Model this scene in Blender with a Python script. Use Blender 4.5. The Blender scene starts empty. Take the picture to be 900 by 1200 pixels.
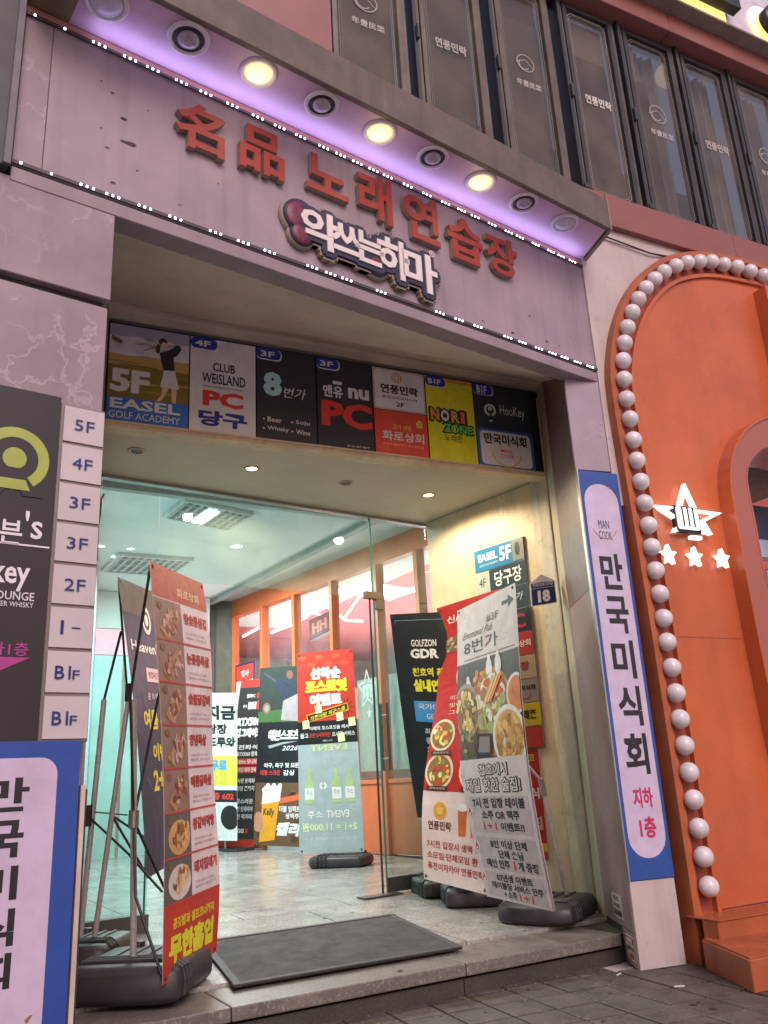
import bpy, bmesh, math, random
from math import sin, cos, pi, radians, sqrt
from mathutils import Vector as V3
random.seed(7)
SC = bpy.context.scene
COL = SC.collection

# ------------------------------------------------------------------ camera
CAM_H = 0.80
PITCH, ROLL, YAW, FPX = radians(17.6), radians(3.05), radians(30.8), 983.0
_W = V3((sin(YAW)*cos(PITCH), cos(YAW)*cos(PITCH), sin(PITCH)))
_r0 = V3((cos(YAW), -sin(YAW), 0)); _u0 = _r0.cross(_W)
_R = _r0*cos(ROLL) - _u0*sin(ROLL); _U = _u0*cos(ROLL) + _r0*sin(ROLL)
CAMP = V3((0, 0, CAM_H))
cam = bpy.data.cameras.new('camera'); camo = bpy.data.objects.new('camera', cam); COL.objects.link(camo)
from mathutils import Matrix
camo.matrix_world = Matrix(((_R.x, _U.x, -_W.x, 0), (_R.y, _U.y, -_W.y, 0), (_R.z, _U.z, -_W.z, CAM_H), (0, 0, 0, 1)))
cam.sensor_fit = 'VERTICAL'; cam.sensor_height = 36.0; cam.lens = FPX/1200*36
cam.clip_start = 0.05; cam.clip_end = 500
SC.camera = camo

# ------------------------------------------------------------------ world, sun, exposure
w = bpy.data.worlds.new('World'); SC.world = w; w.use_nodes = True
nt = w.node_tree; bg = nt.nodes['Background']
sky = nt.nodes.new('ShaderNodeTexSky'); sky.sky_type = 'NISHITA'; sky.sun_disc = False
SUN_EL, SUN_AZ = radians(38), radians(190)     # azimuth the light comes from, clockwise from +y
sky.sun_elevation = SUN_EL; sky.sun_rotation = SUN_AZ; sky.air_density = 2.0; sky.dust_density = 4.0
mx = nt.nodes.new('ShaderNodeMix'); mx.data_type = 'RGBA'; mx.blend_type = 'MULTIPLY'; mx.inputs[0].default_value = 1.0
mx.inputs[7].default_value = (1.0, 0.85, 1.0, 1)
nt.links.new(sky.outputs[0], mx.inputs[6]); nt.links.new(mx.outputs[2], bg.inputs[0]); bg.inputs[1].default_value = 0.12
sl = bpy.data.lights.new('sun', 'SUN'); sl.energy = 1.6; sl.angle = radians(35); sl.color = (.98, 0.86, .97)
so = bpy.data.objects.new('sun', sl); COL.objects.link(so)
sd = V3((sin(SUN_AZ)*cos(SUN_EL), cos(SUN_AZ)*cos(SUN_EL), sin(SUN_EL)))
so.rotation_euler = sd.to_track_quat('Z', 'Y').to_euler()
SC.view_settings.view_transform = 'Standard'; SC.view_settings.look = 'None'
SC.view_settings.exposure = -0.05; SC.view_settings.gamma = 1.0
SC.render.engine = 'CYCLES'; SC.cycles.use_denoising = True
SC.cycles.max_bounces = 7; SC.cycles.transparent_max_bounces = 16; SC.cycles.caustics_reflective = False; SC.cycles.caustics_refractive = False
SC.cycles.sample_clamp_indirect = 4.0

# ------------------------------------------------------------------ measured planes
def ray(x, y): return _W + _R*((x-450)/FPX) - _U*((y-600)/FPX)
def at_z(x, y, z):
    d = ray(x, y); return CAMP + d*((z-CAM_H)/d.z)
def at_plane(x, y, P, n):
    d = ray(x, y); n = V3(n); return CAMP + d*(((V3(P)-CAMP).dot(n))/d.dot(n))
def at_y(x, y, Y):
    d = ray(x, y); return CAMP + d*(Y/d.y)
LSL = 0.0457
def land(y): return max(0.0, min(0.08, (y-3.45)*LSL))
def at_land(x, y):
    p = at_z(x, y, 0)
    for _ in range(12): p = at_z(x, y, land(p.y))
    return p
W0 = V3((3.46, 3.20, 0)); WD = V3((0.99763, -0.0689, 0)).normalized(); WN = V3((WD.y, -WD.x, 0))
def WALL(s, z, off=0.0): return W0 + WD*s + WN*off + V3((0, 0, z))
F0 = V3((0.18, 2.86, 0)); FD = V3((0.994, 0.108, 0)).normalized(); FN = V3((FD.y, -FD.x, 0))
def FAS(s, z, off=0.0): return F0 + FD*s + FN*off + V3((0, 0, z))
def fas_px(x, y, off=0.0):
    p = at_plane(x, y, F0+FN*off, FN); return (p-F0).dot(FD), p.z

# ------------------------------------------------------------------ materials
def s2l(c):
    if isinstance(c, str):
        c = c.lstrip('#'); c = ''.join(q*2 for q in c) if len(c) == 3 else c; c = tuple(int(c[i:i+2], 16)/255 for i in (0, 2, 4))
    return tuple((x/12.92 if x <= .04045 else ((x+.055)/1.055)**2.4) for x in c)
_m = {}
def mat(name, col, rough=.6, var=.12, scale=6, bump=.0, bscale=40, metal=0.0, spec=.5, stain=0.0, stain_col=(.08, .06, .05), speck=0.0, emit=None, est=0.0, crackle=0.0, streak=0.0):
    if name in _m: return _m[name]
    m = bpy.data.materials.new(name); m.use_nodes = True; N = m.node_tree.nodes; L = m.node_tree.links
    b = N['Principled BSDF']; b.inputs['Roughness'].default_value = rough; b.inputs['Metallic'].default_value = metal
    b.inputs['Specular IOR Level'].default_value = spec
    c = s2l(col) if isinstance(col, str) else col
    tc = N.new('ShaderNodeTexCoord'); geo = N.new('ShaderNodeNewGeometry')
    P = geo.outputs['Position']
    def noise(sc, det=6, rg=.6, dist=0.0):
        n = N.new('ShaderNodeTexNoise'); n.inputs['Scale'].default_value = sc; n.inputs['Detail'].default_value = det
        n.inputs['Roughness'].default_value = rg; n.inputs['Distortion'].default_value = dist; L.new(P, n.inputs['Vector']); return n
    def ramp(src, a, bb):
        r = N.new('ShaderNodeMapRange'); r.inputs[1].default_value = a; r.inputs[2].default_value = bb; L.new(src, r.inputs[0]); return r.outputs[0]
    def mix(fac, A, B, mode='MIX'):
        x = N.new('ShaderNodeMix'); x.data_type = 'RGBA'; x.blend_type = mode
        if isinstance(fac, (int, float)): x.inputs[0].default_value = fac
        else: L.new(fac, x.inputs[0])
        for i, q in ((6, A), (7, B)):
            if isinstance(q, tuple): x.inputs[i].default_value = (*q[:3], 1)
            else: L.new(q, x.inputs[i])
        return x.outputs[2]
    n1 = noise(scale)
    dark = tuple(max(0, x*(1-var*1.6)) for x in c); light = tuple(min(1, x*(1+var)) for x in c)
    out = mix(ramp(n1.outputs[0], .3, .7), dark, light)
    h = None
    if speck:
        n3 = noise(150, 2, .7); n4 = noise(75, 2, .6)
        out = mix(ramp(n3.outputs[0], .52, .62), out, tuple(x*(1-speck) for x in c))
        out = mix(ramp(n4.outputs[0], .58, .66), out, tuple(min(1, x*(1+speck)) for x in c))
    if crackle:
        vo = N.new('ShaderNodeTexVoronoi'); vo.feature = 'DISTANCE_TO_EDGE'; vo.inputs['Scale'].default_value = 5.5
        nd = noise(5, 4, .6); va = N.new('ShaderNodeVectorMath'); va.operation = 'SCALE'; va.inputs[3].default_value = .35
        L.new(nd.outputs['Color'], va.inputs[0]); vb = N.new('ShaderNodeVectorMath'); vb.operation = 'ADD'
        L.new(P, vb.inputs[0]); L.new(va.outputs[0], vb.inputs[1]); L.new(vb.outputs[0], vo.inputs['Vector'])
        e = ramp(vo.outputs['Distance'], .05, .0)
        mk = ramp(noise(2.6, 3, .5).outputs[0], .5, .56)
        mm = N.new('ShaderNodeMath'); mm.operation = 'MULTIPLY'; L.new(e, mm.inputs[0]); L.new(mk, mm.inputs[1])
        m2 = N.new('ShaderNodeMath'); m2.operation = 'MULTIPLY'; L.new(mm.outputs[0], m2.inputs[0]); m2.inputs[1].default_value = crackle
        out = mix(m2.outputs[0], out, tuple(min(1, x*1.35+.05) for x in c))
        pk = ramp(noise(8, 5, .65, .5).outputs[0], .66, .69)
        pk2 = N.new('ShaderNodeMath'); pk2.operation = 'MULTIPLY'; L.new(pk, pk2.inputs[0]); L.new(mk, pk2.inputs[1])
        out = mix(pk2.outputs[0], out, tuple(x*.45 for x in c))
        h = m2.outputs[0]
    if stain:
        n2 = noise(14, 8, .72, .4)
        sf = N.new('ShaderNodeMath'); sf.operation = 'MULTIPLY'; L.new(ramp(n2.outputs[0], .56, .72), sf.inputs[0]); sf.inputs[1].default_value = stain
        out = mix(sf.outputs[0], out, stain_col)
    if streak:
        mp = N.new('ShaderNodeMapping'); mp.inputs['Scale'].default_value = (18, 18, .9); L.new(P, mp.inputs[0])
        ns = N.new('ShaderNodeTexNoise'); ns.inputs['Scale'].default_value = 1.0; ns.inputs['Detail'].default_value = 5; L.new(mp.outputs[0], ns.inputs['Vector'])
        sf = N.new('ShaderNodeMath'); sf.operation = 'MULTIPLY'; L.new(ramp(ns.outputs[0], .5, .75), sf.inputs[0]); sf.inputs[1].default_value = streak
        out = mix(sf.outputs[0], out, stain_col)
    L.new(out, b.inputs['Base Color'])
    if bump or crackle:
        bp = N.new('ShaderNodeBump'); bp.inputs['Strength'].default_value = max(bump, .35 if crackle else 0); bp.inputs['Distance'].default_value = .004
        if h is None:
            L.new(noise(bscale, 4, .6).outputs[0], bp.inputs['Height'])
        else: L.new(h, bp.inputs['Height'])
        L.new(bp.outputs[0], b.inputs['Normal'])
    rr = ramp(noise(scale*2.3, 4).outputs[0], .2, .8); rm = N.new('ShaderNodeMapRange')
    rm.inputs[3].default_value = max(.03, rough-.1); rm.inputs[4].default_value = min(1, rough+.1); L.new(rr, rm.inputs[0]); L.new(rm.outputs[0], b.inputs['Roughness'])
    if emit is not None:
        b.inputs['Emission Color'].default_value = (*(s2l(emit) if isinstance(emit, str) else emit), 1); b.inputs['Emission Strength'].default_value = est
    _m[name] = m; return m
def emis(name, col, st):
    if name in _m: return _m[name]
    m = bpy.data.materials.new(name); m.use_nodes = True; b = m.node_tree.nodes['Principled BSDF']
    c = s2l(col) if isinstance(col, str) else col
    b.inputs['Base Color'].default_value = (.8, .8, .8, 1); b.inputs['Emission Color'].default_value = (*c, 1); b.inputs['Emission Strength'].default_value = st
    _m[name] = m; return m
def glass(name, tint=(.82, .93, .90), ior=1.45, rough=.02, dirt=.05, dcol=(.5, .5, .48)):
    m = bpy.data.materials.new(name); m.use_nodes = True; N = m.node_tree.nodes; L = m.node_tree.links
    N.remove(N['Principled BSDF']); o = N['Material Output']
    t = N.new('ShaderNodeBsdfTransparent'); t.inputs[0].default_value = (*tint, 1)
    g = N.new('ShaderNodeBsdfGlossy'); g.inputs['Roughness'].default_value = rough
    f = N.new('ShaderNodeFresnel'); gb = N.new('ShaderNodeNewGeometry'); mr = N.new('ShaderNodeMapRange')
    mr.inputs[3].default_value = ior; mr.inputs[4].default_value = 1/ior; L.new(gb.outputs['Backfacing'], mr.inputs[0]); L.new(mr.outputs[0], f.inputs[0])
    x = N.new('ShaderNodeMixShader'); L.new(f.outputs[0], x.inputs[0]); L.new(t.outputs[0], x.inputs[1]); L.new(g.outputs[0], x.inputs[2])
    d = N.new('ShaderNodeBsdfDiffuse'); d.inputs[0].default_value = (*dcol, 1)
    n = N.new('ShaderNodeTexNoise'); n.inputs['Scale'].default_value = 3; n.inputs['Detail'].default_value = 6
    geo = N.new('ShaderNodeNewGeometry'); L.new(geo.outputs['Position'], n.inputs['Vector'])
    r = N.new('ShaderNodeMapRange'); r.inputs[1].default_value = .4; r.inputs[2].default_value = .75; r.inputs[3].default_value = dirt*.4; r.inputs[4].default_value = dirt*2
    L.new(n.outputs[0], r.inputs[0]); y = N.new('ShaderNodeMixShader'); L.new(r.outputs[0], y.inputs[0]); L.new(x.outputs[0], y.inputs[1]); L.new(d.outputs[0], y.inputs[2])
    L.new(y.outputs[0], o.inputs[0]); _m[name] = m; return m
def print_mat(name, rough=.45, spec=.4, crease=.0):
    m = bpy.data.materials.new(name); m.use_nodes = True; N = m.node_tree.nodes; L = m.node_tree.links; b = N['Principled BSDF']
    a = N.new('ShaderNodeVertexColor'); a.layer_name = 'Col'
    geo = N.new('ShaderNodeNewGeometry'); n = N.new('ShaderNodeTexNoise'); n.inputs['Scale'].default_value = 9; n.inputs['Detail'].default_value = 7; n.inputs['Roughness'].default_value = .65
    L.new(geo.outputs['Position'], n.inputs['Vector'])
    r = N.new('ShaderNodeMapRange'); r.inputs[1].default_value = .3; r.inputs[2].default_value = .7; r.inputs[3].default_value = .82; r.inputs[4].default_value = 1.04; L.new(n.outputs[0], r.inputs[0])
    x = N.new('ShaderNodeMix'); x.data_type = 'RGBA'; x.blend_type = 'MULTIPLY'; x.inputs[0].default_value = 1
    L.new(a.outputs[0], x.inputs[6]); L.new(r.outputs[0], x.inputs[7]); L.new(x.outputs[2], b.inputs['Base Color'])
    b.inputs['Roughness'].default_value = rough; b.inputs['Specular IOR Level'].default_value = spec
    if crease:
        bp = N.new('ShaderNodeBump'); bp.inputs['Strength'].default_value = crease; bp.inputs['Distance'].default_value = .02
        n2 = N.new('ShaderNodeTexNoise'); n2.inputs['Scale'].default_value = 5; n2.inputs['Detail'].default_value = 3; n2.inputs['Distortion'].default_value = 1.2
        L.new(geo.outputs['Position'], n2.inputs['Vector']); L.new(n2.outputs[0], bp.inputs['Height']); L.new(bp.outputs[0], b.inputs['Normal'])
    _m[name] = m; return m
M_SIGN = print_mat('sign print', .4); M_BAN = print_mat('banner print', .5, .35, .3); M_VINYL = print_mat('vinyl print', .6, .25)

PINK = (.31, .245, .29)
m_pink = mat('pink painted panel', PINK, .5, .10, 3, stain=.16, streak=.26, bump=.08)
m_crk = mat('blistered pink paint', (.28, .22, .25), .55, .12, 4, crackle=.6, stain=.10, streak=.12)
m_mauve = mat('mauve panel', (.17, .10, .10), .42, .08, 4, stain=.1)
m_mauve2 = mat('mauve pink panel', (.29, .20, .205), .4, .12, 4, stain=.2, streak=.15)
m_slab = mat('weathered metal canopy', (.13, .10, .09), .6, .2, 5, stain=.5, streak=.6, bump=.1)
m_cream = mat('cream painted wall', (.68, .54, .35), .55, .14, 3, stain=.4, stain_col=(.24, .18, .11), streak=.3, bump=.1)
m_peel = mat('peeling cream post', (.46, .39, .29), .6, .12, 5, stain=.55, stain_col=(.12, .09, .06), streak=.3, bump=.3)
m_soff = mat('beige soffit', (.68, .60, .52), .6, .1, 3, stain=.2, bump=.1)
m_ceil = mat('entrance ceiling paint', (.55, .49, .38), .6, .06, 3, stain=.1)
m_dark = mat('dark metal', (.035, .033, .036), .45, .2, 8)
m_alu = mat('brushed aluminium', (.45, .43, .42), .35, .1, 8, metal=.85)
m_steel = mat('steel tube', (.58, .55, .55), .3, .05, 3, metal=.3)
m_white = mat('white panel', (.50, .455, .47), .45, .05, 5, stain=.08)
m_wdirty = mat('dirty white panel', (.48, .42, .41), .5, .08, 4, stain=.35, streak=.25, stain_col=(.2, .15, .13))
m_red = mat('red brown panel', (.235, .085, .075), .45, .06, 3, streak=.08)
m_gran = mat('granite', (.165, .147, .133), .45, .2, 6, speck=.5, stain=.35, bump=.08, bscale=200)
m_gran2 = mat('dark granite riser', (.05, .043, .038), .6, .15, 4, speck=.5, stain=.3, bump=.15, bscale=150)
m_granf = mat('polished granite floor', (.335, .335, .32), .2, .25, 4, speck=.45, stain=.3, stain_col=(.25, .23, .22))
m_tile = mat('concrete paver', (.09, .077, .068), .6, .3, 7, speck=.5, stain=.5, bump=.3, bscale=90)
m_joint = mat('paver joint', (.05, .043, .042), .9, .2, 20)
m_org = mat('orange lacquered panel', (.48, .118, .045), .27, .10, 2, stain=.3, stain_col=(.22, .06, .035), streak=.12, bump=.35, bscale=3.5)
m_orgd = mat('orange trough', (.32, .07, .045), .5, .1, 4, stain=.2)
m_orgw = mat('orange weathered edge', (.38, .105, .04), .45, .15, 5, stain=.35, stain_col=(.15, .05, .03))
m_orgf = mat('orange face panel', (.34, .115, .09), .4, .05, 2)
m_wood = mat('orange shopfront timber', (.62, .15, .05), .4, .08, 5)
m_rub = mat('black plastic', (.035, .033, .037), .45, .2, 12, stain=.15, stain_col=(.12, .11, .1), bump=.1)
m_mat = mat('rubber mat', (.045, .042, .042), .85, .35, 9, stain=.45, stain_col=(.11, .10, .095), bump=.5, bscale=300)
m_lobc = mat('lobby ceiling paint', (.62, .68, .66), .6, .04, 2)
m_bulb = mat('frosted globe', (.66, .63, .65), .18, .12, 14, stain=.12)
m_glass = glass('green tinted door glass', (.86, .95, .93), dirt=.07, dcol=(.6, .75, .72))
m_pane = glass('shop pane', (.92, .95, .94), dirt=.05)
m_win = glass('sooty window pane', (.74, .71, .67), 1.5, .03, .16, (.25, .22, .19))

# ------------------------------------------------------------------ mesh helpers
class MB:
    def __init__(s): s.v = []; s.f = []; s.mi = []; s.sm = []
    def add(s, vs, fs, mi=0, smooth=False):
        b = len(s.v); s.v += [tuple(V3(p)) for p in vs]
        for f in fs: s.f.append(tuple(b+i for i in f)); s.mi.append(mi); s.sm.append(smooth)
        return s
    def hexa(s, P, mi=0):          # P: 4 bottom (ccw) + 4 top
        return s.add(P, [(3, 2, 1, 0), (4, 5, 6, 7), (0, 1, 5, 4), (1, 2, 6, 5), (2, 3, 7, 6), (3, 0, 4, 7)], mi)
    def box(s, O, U, Vv, Wv, mi=0):   # O corner + 3 edge vectors
        O, U, Vv, Wv = V3(O), V3(U), V3(Vv), V3(Wv)
        return s.hexa([O, O+U, O+U+Vv, O+Vv, O+Wv, O+U+Wv, O+U+Vv+Wv, O+Vv+Wv], mi)
    def bar(s, A, B, r, n=8, mi=0, r2=None, caps=True):
        A, B = V3(A), V3(B); d = (B-A).normalized(); a = d.orthogonal().normalized(); b = d.cross(a); r2 = r if r2 is None else r2
        vs = [A+(a*cos(2*pi*i/n)+b*sin(2*pi*i/n))*r for i in range(n)] + [B+(a*cos(2*pi*i/n)+b*sin(2*pi*i/n))*r2 for i in range(n)]
        s.add(vs, [(i, (i+1) % n, n+(i+1) % n, n+i) for i in range(n)], mi, True)
        if caps: s.add(vs, [tuple(range(n-1, -1, -1)), tuple(range(n, 2*n))], mi)
        return s
    def tube(s, pts, r, n=6, mi=0):
        for a, b in zip(pts[:-1], pts[1:]): s.bar(a, b, r, n, mi)
        return s
    def lathe(s, C, ax, prof, n=20, mi=0):   # prof: (radius, height along ax)
        C, ax = V3(C), V3(ax).normalized(); a = ax.orthogonal().normalized(); b = ax.cross(a); vs = []
        for r, h in prof:
            for i in range(n): vs.append(C+ax*h+(a*cos(2*pi*i/n)+b*sin(2*pi*i/n))*max(r, 1e-4))
        fs = [(k*n+i, k*n+(i+1) % n, (k+1)*n+(i+1) % n, (k+1)*n+i) for k in range(len(prof)-1) for i in range(n)]
        return s.add(vs, fs, mi, True)
    def ball(s, C, r, n=14, m=9, mi=0, sq=1.0, ax=(0, 0, 1)):
        return s.lathe(C, ax, [(r*sin(pi*k/m), -r*sq*cos(pi*k/m)) for k in range(m+1)], n, mi)
    def prism(s, poly, ext, mi=0):    # planar polygon list of V3 (seen ccw from +ext), extruded by ext
        n = len(poly); P = [V3(p) for p in poly]; Q = [p+V3(ext) for p in P]
        s.add(P+Q, [tuple(range(n-1, -1, -1)), tuple(range(n, 2*n))]+[(i, (i+1) % n, n+(i+1) % n, n+i) for i in range(n)], mi); return s
    def ribbon(s, A, B, ext, mi=0):   # closed strip between polylines A and B (same length), thick by ext
        n = len(A); e = V3(ext); A = [V3(p) for p in A]; B = [V3(p) for p in B]
        vs = A+B+[p+e for p in A]+[p+e for p in B]; f = []
        for i in range(n-1):
            f += [(i, i+1, n+i+1, n+i), (2*n+i, 3*n+i, 3*n+i+1, 2*n+i+1), (i, 2*n+i, 2*n+i+1, i+1), (n+i, n+i+1, 3*n+i+1, 3*n+i)]
        f += [(0, n, 3*n, 2*n), (n-1, 3*n-1, 4*n-1, 2*n-1)]
        return s.add(vs, f, mi)
    def build(s, name, mats, parent=None, bevel=0.0, seg=2):
        me = bpy.data.meshes.new(name); L = V3((0, 0, 0)); p = parent
        while p is not None: L += p.location; p = p.parent
        me.from_pydata([tuple(V3(v)-L) for v in s.v], [], s.f)
        for m in (mats if isinstance(mats, (list, tuple)) else [mats]): me.materials.append(m)
        me.polygons.foreach_set('material_index', s.mi); me.polygons.foreach_set('use_smooth', s.sm); me.update()
        bm = bmesh.new(); bm.from_mesh(me); bmesh.ops.recalc_face_normals(bm, faces=bm.faces)
        if bevel:
            bmesh.ops.remove_doubles(bm, verts=bm.verts, dist=1e-5)
            bmesh.ops.bevel(bm, geom=[e for e in bm.edges if len(e.link_faces) == 2 and e.calc_face_angle(0) > .6], offset=bevel, segments=seg, profile=.6, affect='EDGES', clamp_overlap=True)
        bm.to_mesh(me); bm.free()
        o = bpy.data.objects.new(name, me); COL.objects.link(o)
        if parent is not None: o.parent = parent
        return o
def tag(o, label=None, cat=None, group=None, kind=None):
    if label: o['label'] = label
    if cat: o['category'] = cat
    if group: o['group'] = group
    if kind: o['kind'] = kind
    return o
def thing(name, loc, label, cat, group=None):
    o = bpy.data.objects.new(name, None); o.empty_display_size = .1; o.location = V3(loc); COL.objects.link(o); return tag(o, label, cat, group)
def struct(o): o['kind'] = 'structure'; return o
def copy_obj(o, parent=None, loc=None):
    c = o.copy(); COL.objects.link(c)
    if parent is not None: c.parent = parent
    if loc is not None: c.location = loc
    return c

# ------------------------------------------------------------------ lettering
_tc = {}
def text_mesh(txt, bold=.0, res=2):
    k = (txt, bold, res)
    if k in _tc: return _tc[k]
    cu = bpy.data.curves.new('t', 'FONT'); cu.body = txt; cu.resolution_u = res; cu.offset = bold; cu.size = 1
    o = bpy.data.objects.new('t', cu)
    me = bpy.data.meshes.new_from_object(o)
    vs = [(v.co.x, v.co.y) for v in me.vertices]; fs = [tuple(p.vertices) for p in me.polygons if p.area > 1e-9]
    bpy.data.objects.remove(o); bpy.data.curves.remove(cu); bpy.data.meshes.remove(me)
    if not vs: vs = [(0, 0)]
    x0 = min(v[0] for v in vs); x1 = max(v[0] for v in vs); y0 = min(v[1] for v in vs); y1 = max(v[1] for v in vs)
    vs = [((x-x0)/max(1e-6, x1-x0), (y-y0)/max(1e-6, y1-y0)) for x, y in vs]
    _tc[k] = (vs, fs, (x1-x0)/max(1e-6, y1-y0)); return _tc[k]

class Board:
    """a flat or gently curved surface between four world corners; u runs left to right, v from the top down, both 0..1"""
    def __init__(s, TL, TR, BL, BR, warp=None):
        s.c = [V3(p) for p in (TL, TR, BL, BR)]; s.warp = s.grid(warp) if warp else None
        s.N = ((s.c[1]-s.c[0]).cross(s.c[0]-s.c[2])).normalized()
        s.w = ((s.c[1]-s.c[0]).length+(s.c[3]-s.c[2]).length)/2; s.h = ((s.c[0]-s.c[2]).length+(s.c[1]-s.c[3]).length)/2
        s.v = []; s.f = []; s.col = []; s.lay = 1
    @staticmethod
    def grid(f, nu=6, nv=20):
        T = [[f(i/nu, j/nv) for i in range(nu+1)] for j in range(nv+1)]
        def g(u, v):
            x = max(0, min(nu-1e-6, u*nu)); y = max(0, min(nv-1e-6, v*nv)); i, j = int(x), int(y); a, b = x-i, y-j
            return (T[j][i]*(1-a)+T[j][i+1]*a)*(1-b)+(T[j+1][i]*(1-a)+T[j+1][i+1]*a)*b
        return g
    def P(s, u, v, off=0.0):
        TL, TR, BL, BR = s.c
        p = (TL*(1-u)+TR*u)*(1-v)+(BL*(1-u)+BR*u)*v
        return p+s.N*(off+(s.warp(u, v) if s.warp else 0))
    def body(s, name, m, thick, parent, nu=1, nv=1, bevel=0):
        mb = MB(); vs = []
        for off in (0, -thick):
            for j in range(nv+1):
                for i in range(nu+1): vs.append(s.P(i/nu, j/nv, off))
        K = (nu+1)*(nv+1); fs = []
        def q(i, j, b): return b*K+j*(nu+1)+i
        for j in range(nv):
            for i in range(nu):
                fs += [(q(i, j, 0), q(i, j+1, 0), q(i+1, j+1, 0), q(i+1, j, 0)), (q(i, j, 1), q(i+1, j, 1), q(i+1, j+1, 1), q(i, j+1, 1))]
        for j in range(nv): fs += [(q(0, j, 0), q(0, j, 1), q(0, j+1, 1), q(0, j+1, 0)), (q(nu, j, 0), q(nu, j+1, 0), q(nu, j+1, 1), q(nu, j, 1))]
        for i in range(nu): fs += [(q(i, 0, 0), q(i+1, 0, 0), q(i+1, 0, 1), q(i, 0, 1)), (q(i, nv, 0), q(i, nv, 1), q(i+1, nv, 1), q(i+1, nv, 0))]
        mb.add(vs, fs, 0, nv > 1); return mb.build(name, m, parent, bevel)
    def _put(s, pts, fs, col, off):
        b = len(s.v); s.v += [s.P(min(1, max(0, u)), min(1, max(0, v)), off) for u, v in pts]
        for f in fs: s.f.append(tuple(b+i for i in f)); s.col.append(s2l(col) if isinstance(col, str) else col)
    def _o(s, l): return (.0009 if s.warp else .0009)*(s.lay+1.3 if l is None else l)
    def rect(s, u0, v0, u1, v1, col, l=None, n=None):
        l = s.lay if l is None else l
        us, vs_ = [u0, u1], [v0, v1]
        if s.warp:
            us = [u0]+[k/6 for k in range(7) if u0+1e-4 < k/6 < u1-1e-4]+[u1]; vs_ = [v0]+[k/20 for k in range(21) if v0+1e-4 < k/20 < v1-1e-4]+[v1]
        n, m = len(vs_)-1, len(us)-1
        pts = [(a, b) for b in vs_ for a in us]
        s._put(pts, [(j*(m+1)+i, (j+1)*(m+1)+i, (j+1)*(m+1)+i+1, j*(m+1)+i+1) for j in range(n) for i in range(m)], col, s._o(l)); return s
    def poly(s, pts, col, l=None): s._put(pts, [tuple(range(len(pts)))], col, s._o(l)); return s
    def ell(s, u, v, ru, rv=None, col='#fff', l=None, n=20, a=0):
        rv = ru*s.w/s.h if rv is None else rv
        pts = []
        for i in range(n):
            x = ru*s.w*cos(2*pi*i/n); y = rv*s.h*sin(2*pi*i/n)
            pts.append((u+(x*cos(a)-y*sin(a))/s.w, v+(x*sin(a)+y*cos(a))/s.h))
        return s.poly(pts, col, l)
    def ring(s, u, v, ru, t, col, l=None, a0=0, a1=2*pi, n=28, rv=None):
        rv = ru*s.w/s.h if rv is None else rv; k = 1-t
        A = [(u+ru*cos(a0+(a1-a0)*i/n), v+rv*sin(a0+(a1-a0)*i/n)) for i in range(n+1)]
        B = [(u+ru*k*cos(a0+(a1-a0)*i/n), v+rv*k*sin(a0+(a1-a0)*i/n)) for i in range(n+1)]
        s._put(A+B, [(i, i+1, n+2+i, n+1+i) for i in range(n)], col, s._o(l)); return s
    def rrect(s, u0, v0, u1, v1, r, col, l=None):
        ru, rv = r/s.w, r/s.h; pts = []
        for cu, cv, a in ((u1-ru, v0+rv, -pi/2), (u1-ru, v1-rv, 0), (u0+ru, v1-rv, pi/2), (u0+ru, v0+rv, pi)):
            for i in range(7): pts.append((cu+ru*cos(a+pi/2*i/6), cv+rv*sin(a+pi/2*i/6)))
        return s.poly(pts, col, l)
    def line(s, pts, t, col, l=None):
        for (u0, v0), (u1, v1) in zip(pts[:-1], pts[1:]):
            dx, dy = (u1-u0)*s.w, (v1-v0)*s.h; d = max(1e-6, sqrt(dx*dx+dy*dy)); nx, ny = -dy/d*t/2, dx/d*t/2
            s.poly([(u0+nx/s.w, v0+ny/s.h), (u1+nx/s.w, v1+ny/s.h), (u1-nx/s.w, v1-ny/s.h), (u0-nx/s.w, v0-ny/s.h)], col, l)
        return s
    def text(s, t, u0, v0, u1, v1, col, bold=.02, l=None, skew=0, flip=False, slope=0, keep=False, res=2):
        ex = max(0, bold-.032); bold = min(bold, .032)
        if l is None: l = s.lay+2.4
        if ex:
            dx = ex*2.0*abs(v1-v0)*s.h/s.w
            for k, (a, b) in enumerate(((-dx, 0), (dx, 0), (0, -ex*abs(v1-v0)), (0, ex*abs(v1-v0)))): s.text(t, u0+a, v0+b, u1+a, v1+b, col, .031, l+.05*(k+1), skew, flip, slope, keep, res)
        vs, fs, asp = text_mesh(t, bold, res)
        if keep:
            want = (v1-v0)*s.h*asp/s.w
            if want < u1-u0: c = (u0+u1)/2; u0, u1 = c-want/2, c+want/2
        pts = []
        for x, y in vs:
            if flip: x = 1-x
            pts.append((u0+(u1-u0)*x+skew*(y-.5), v1-(v1-v0)*y+slope*x))
        s._put(pts, fs, col, s._o(l)); return s
    def food(s, u, v, ru, seed, cols, plate='#d9cfc0', rv=None, l=None, n=26, a=0):
        rnd = random.Random(seed); l = s.lay if l is None else l; rv = ru*s.w/s.h if rv is None else rv
        s.ell(u, v, ru, rv, plate, l, 22, a); s.ell(u, v, ru*.84, rv*.84, cols[0], l+1, 20, a)
        for i in range(n):
            r = sqrt(rnd.random())*.72; t = rnd.random()*2*pi
            s.ell(u+ru*r*cos(t), v+rv*r*sin(t), ru*rnd.uniform(.09, .24), rv*rnd.uniform(.07, .2), rnd.choice(cols), l+2+(i % 3)*.4, 7, rnd.random()*3)
        return s
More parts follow.
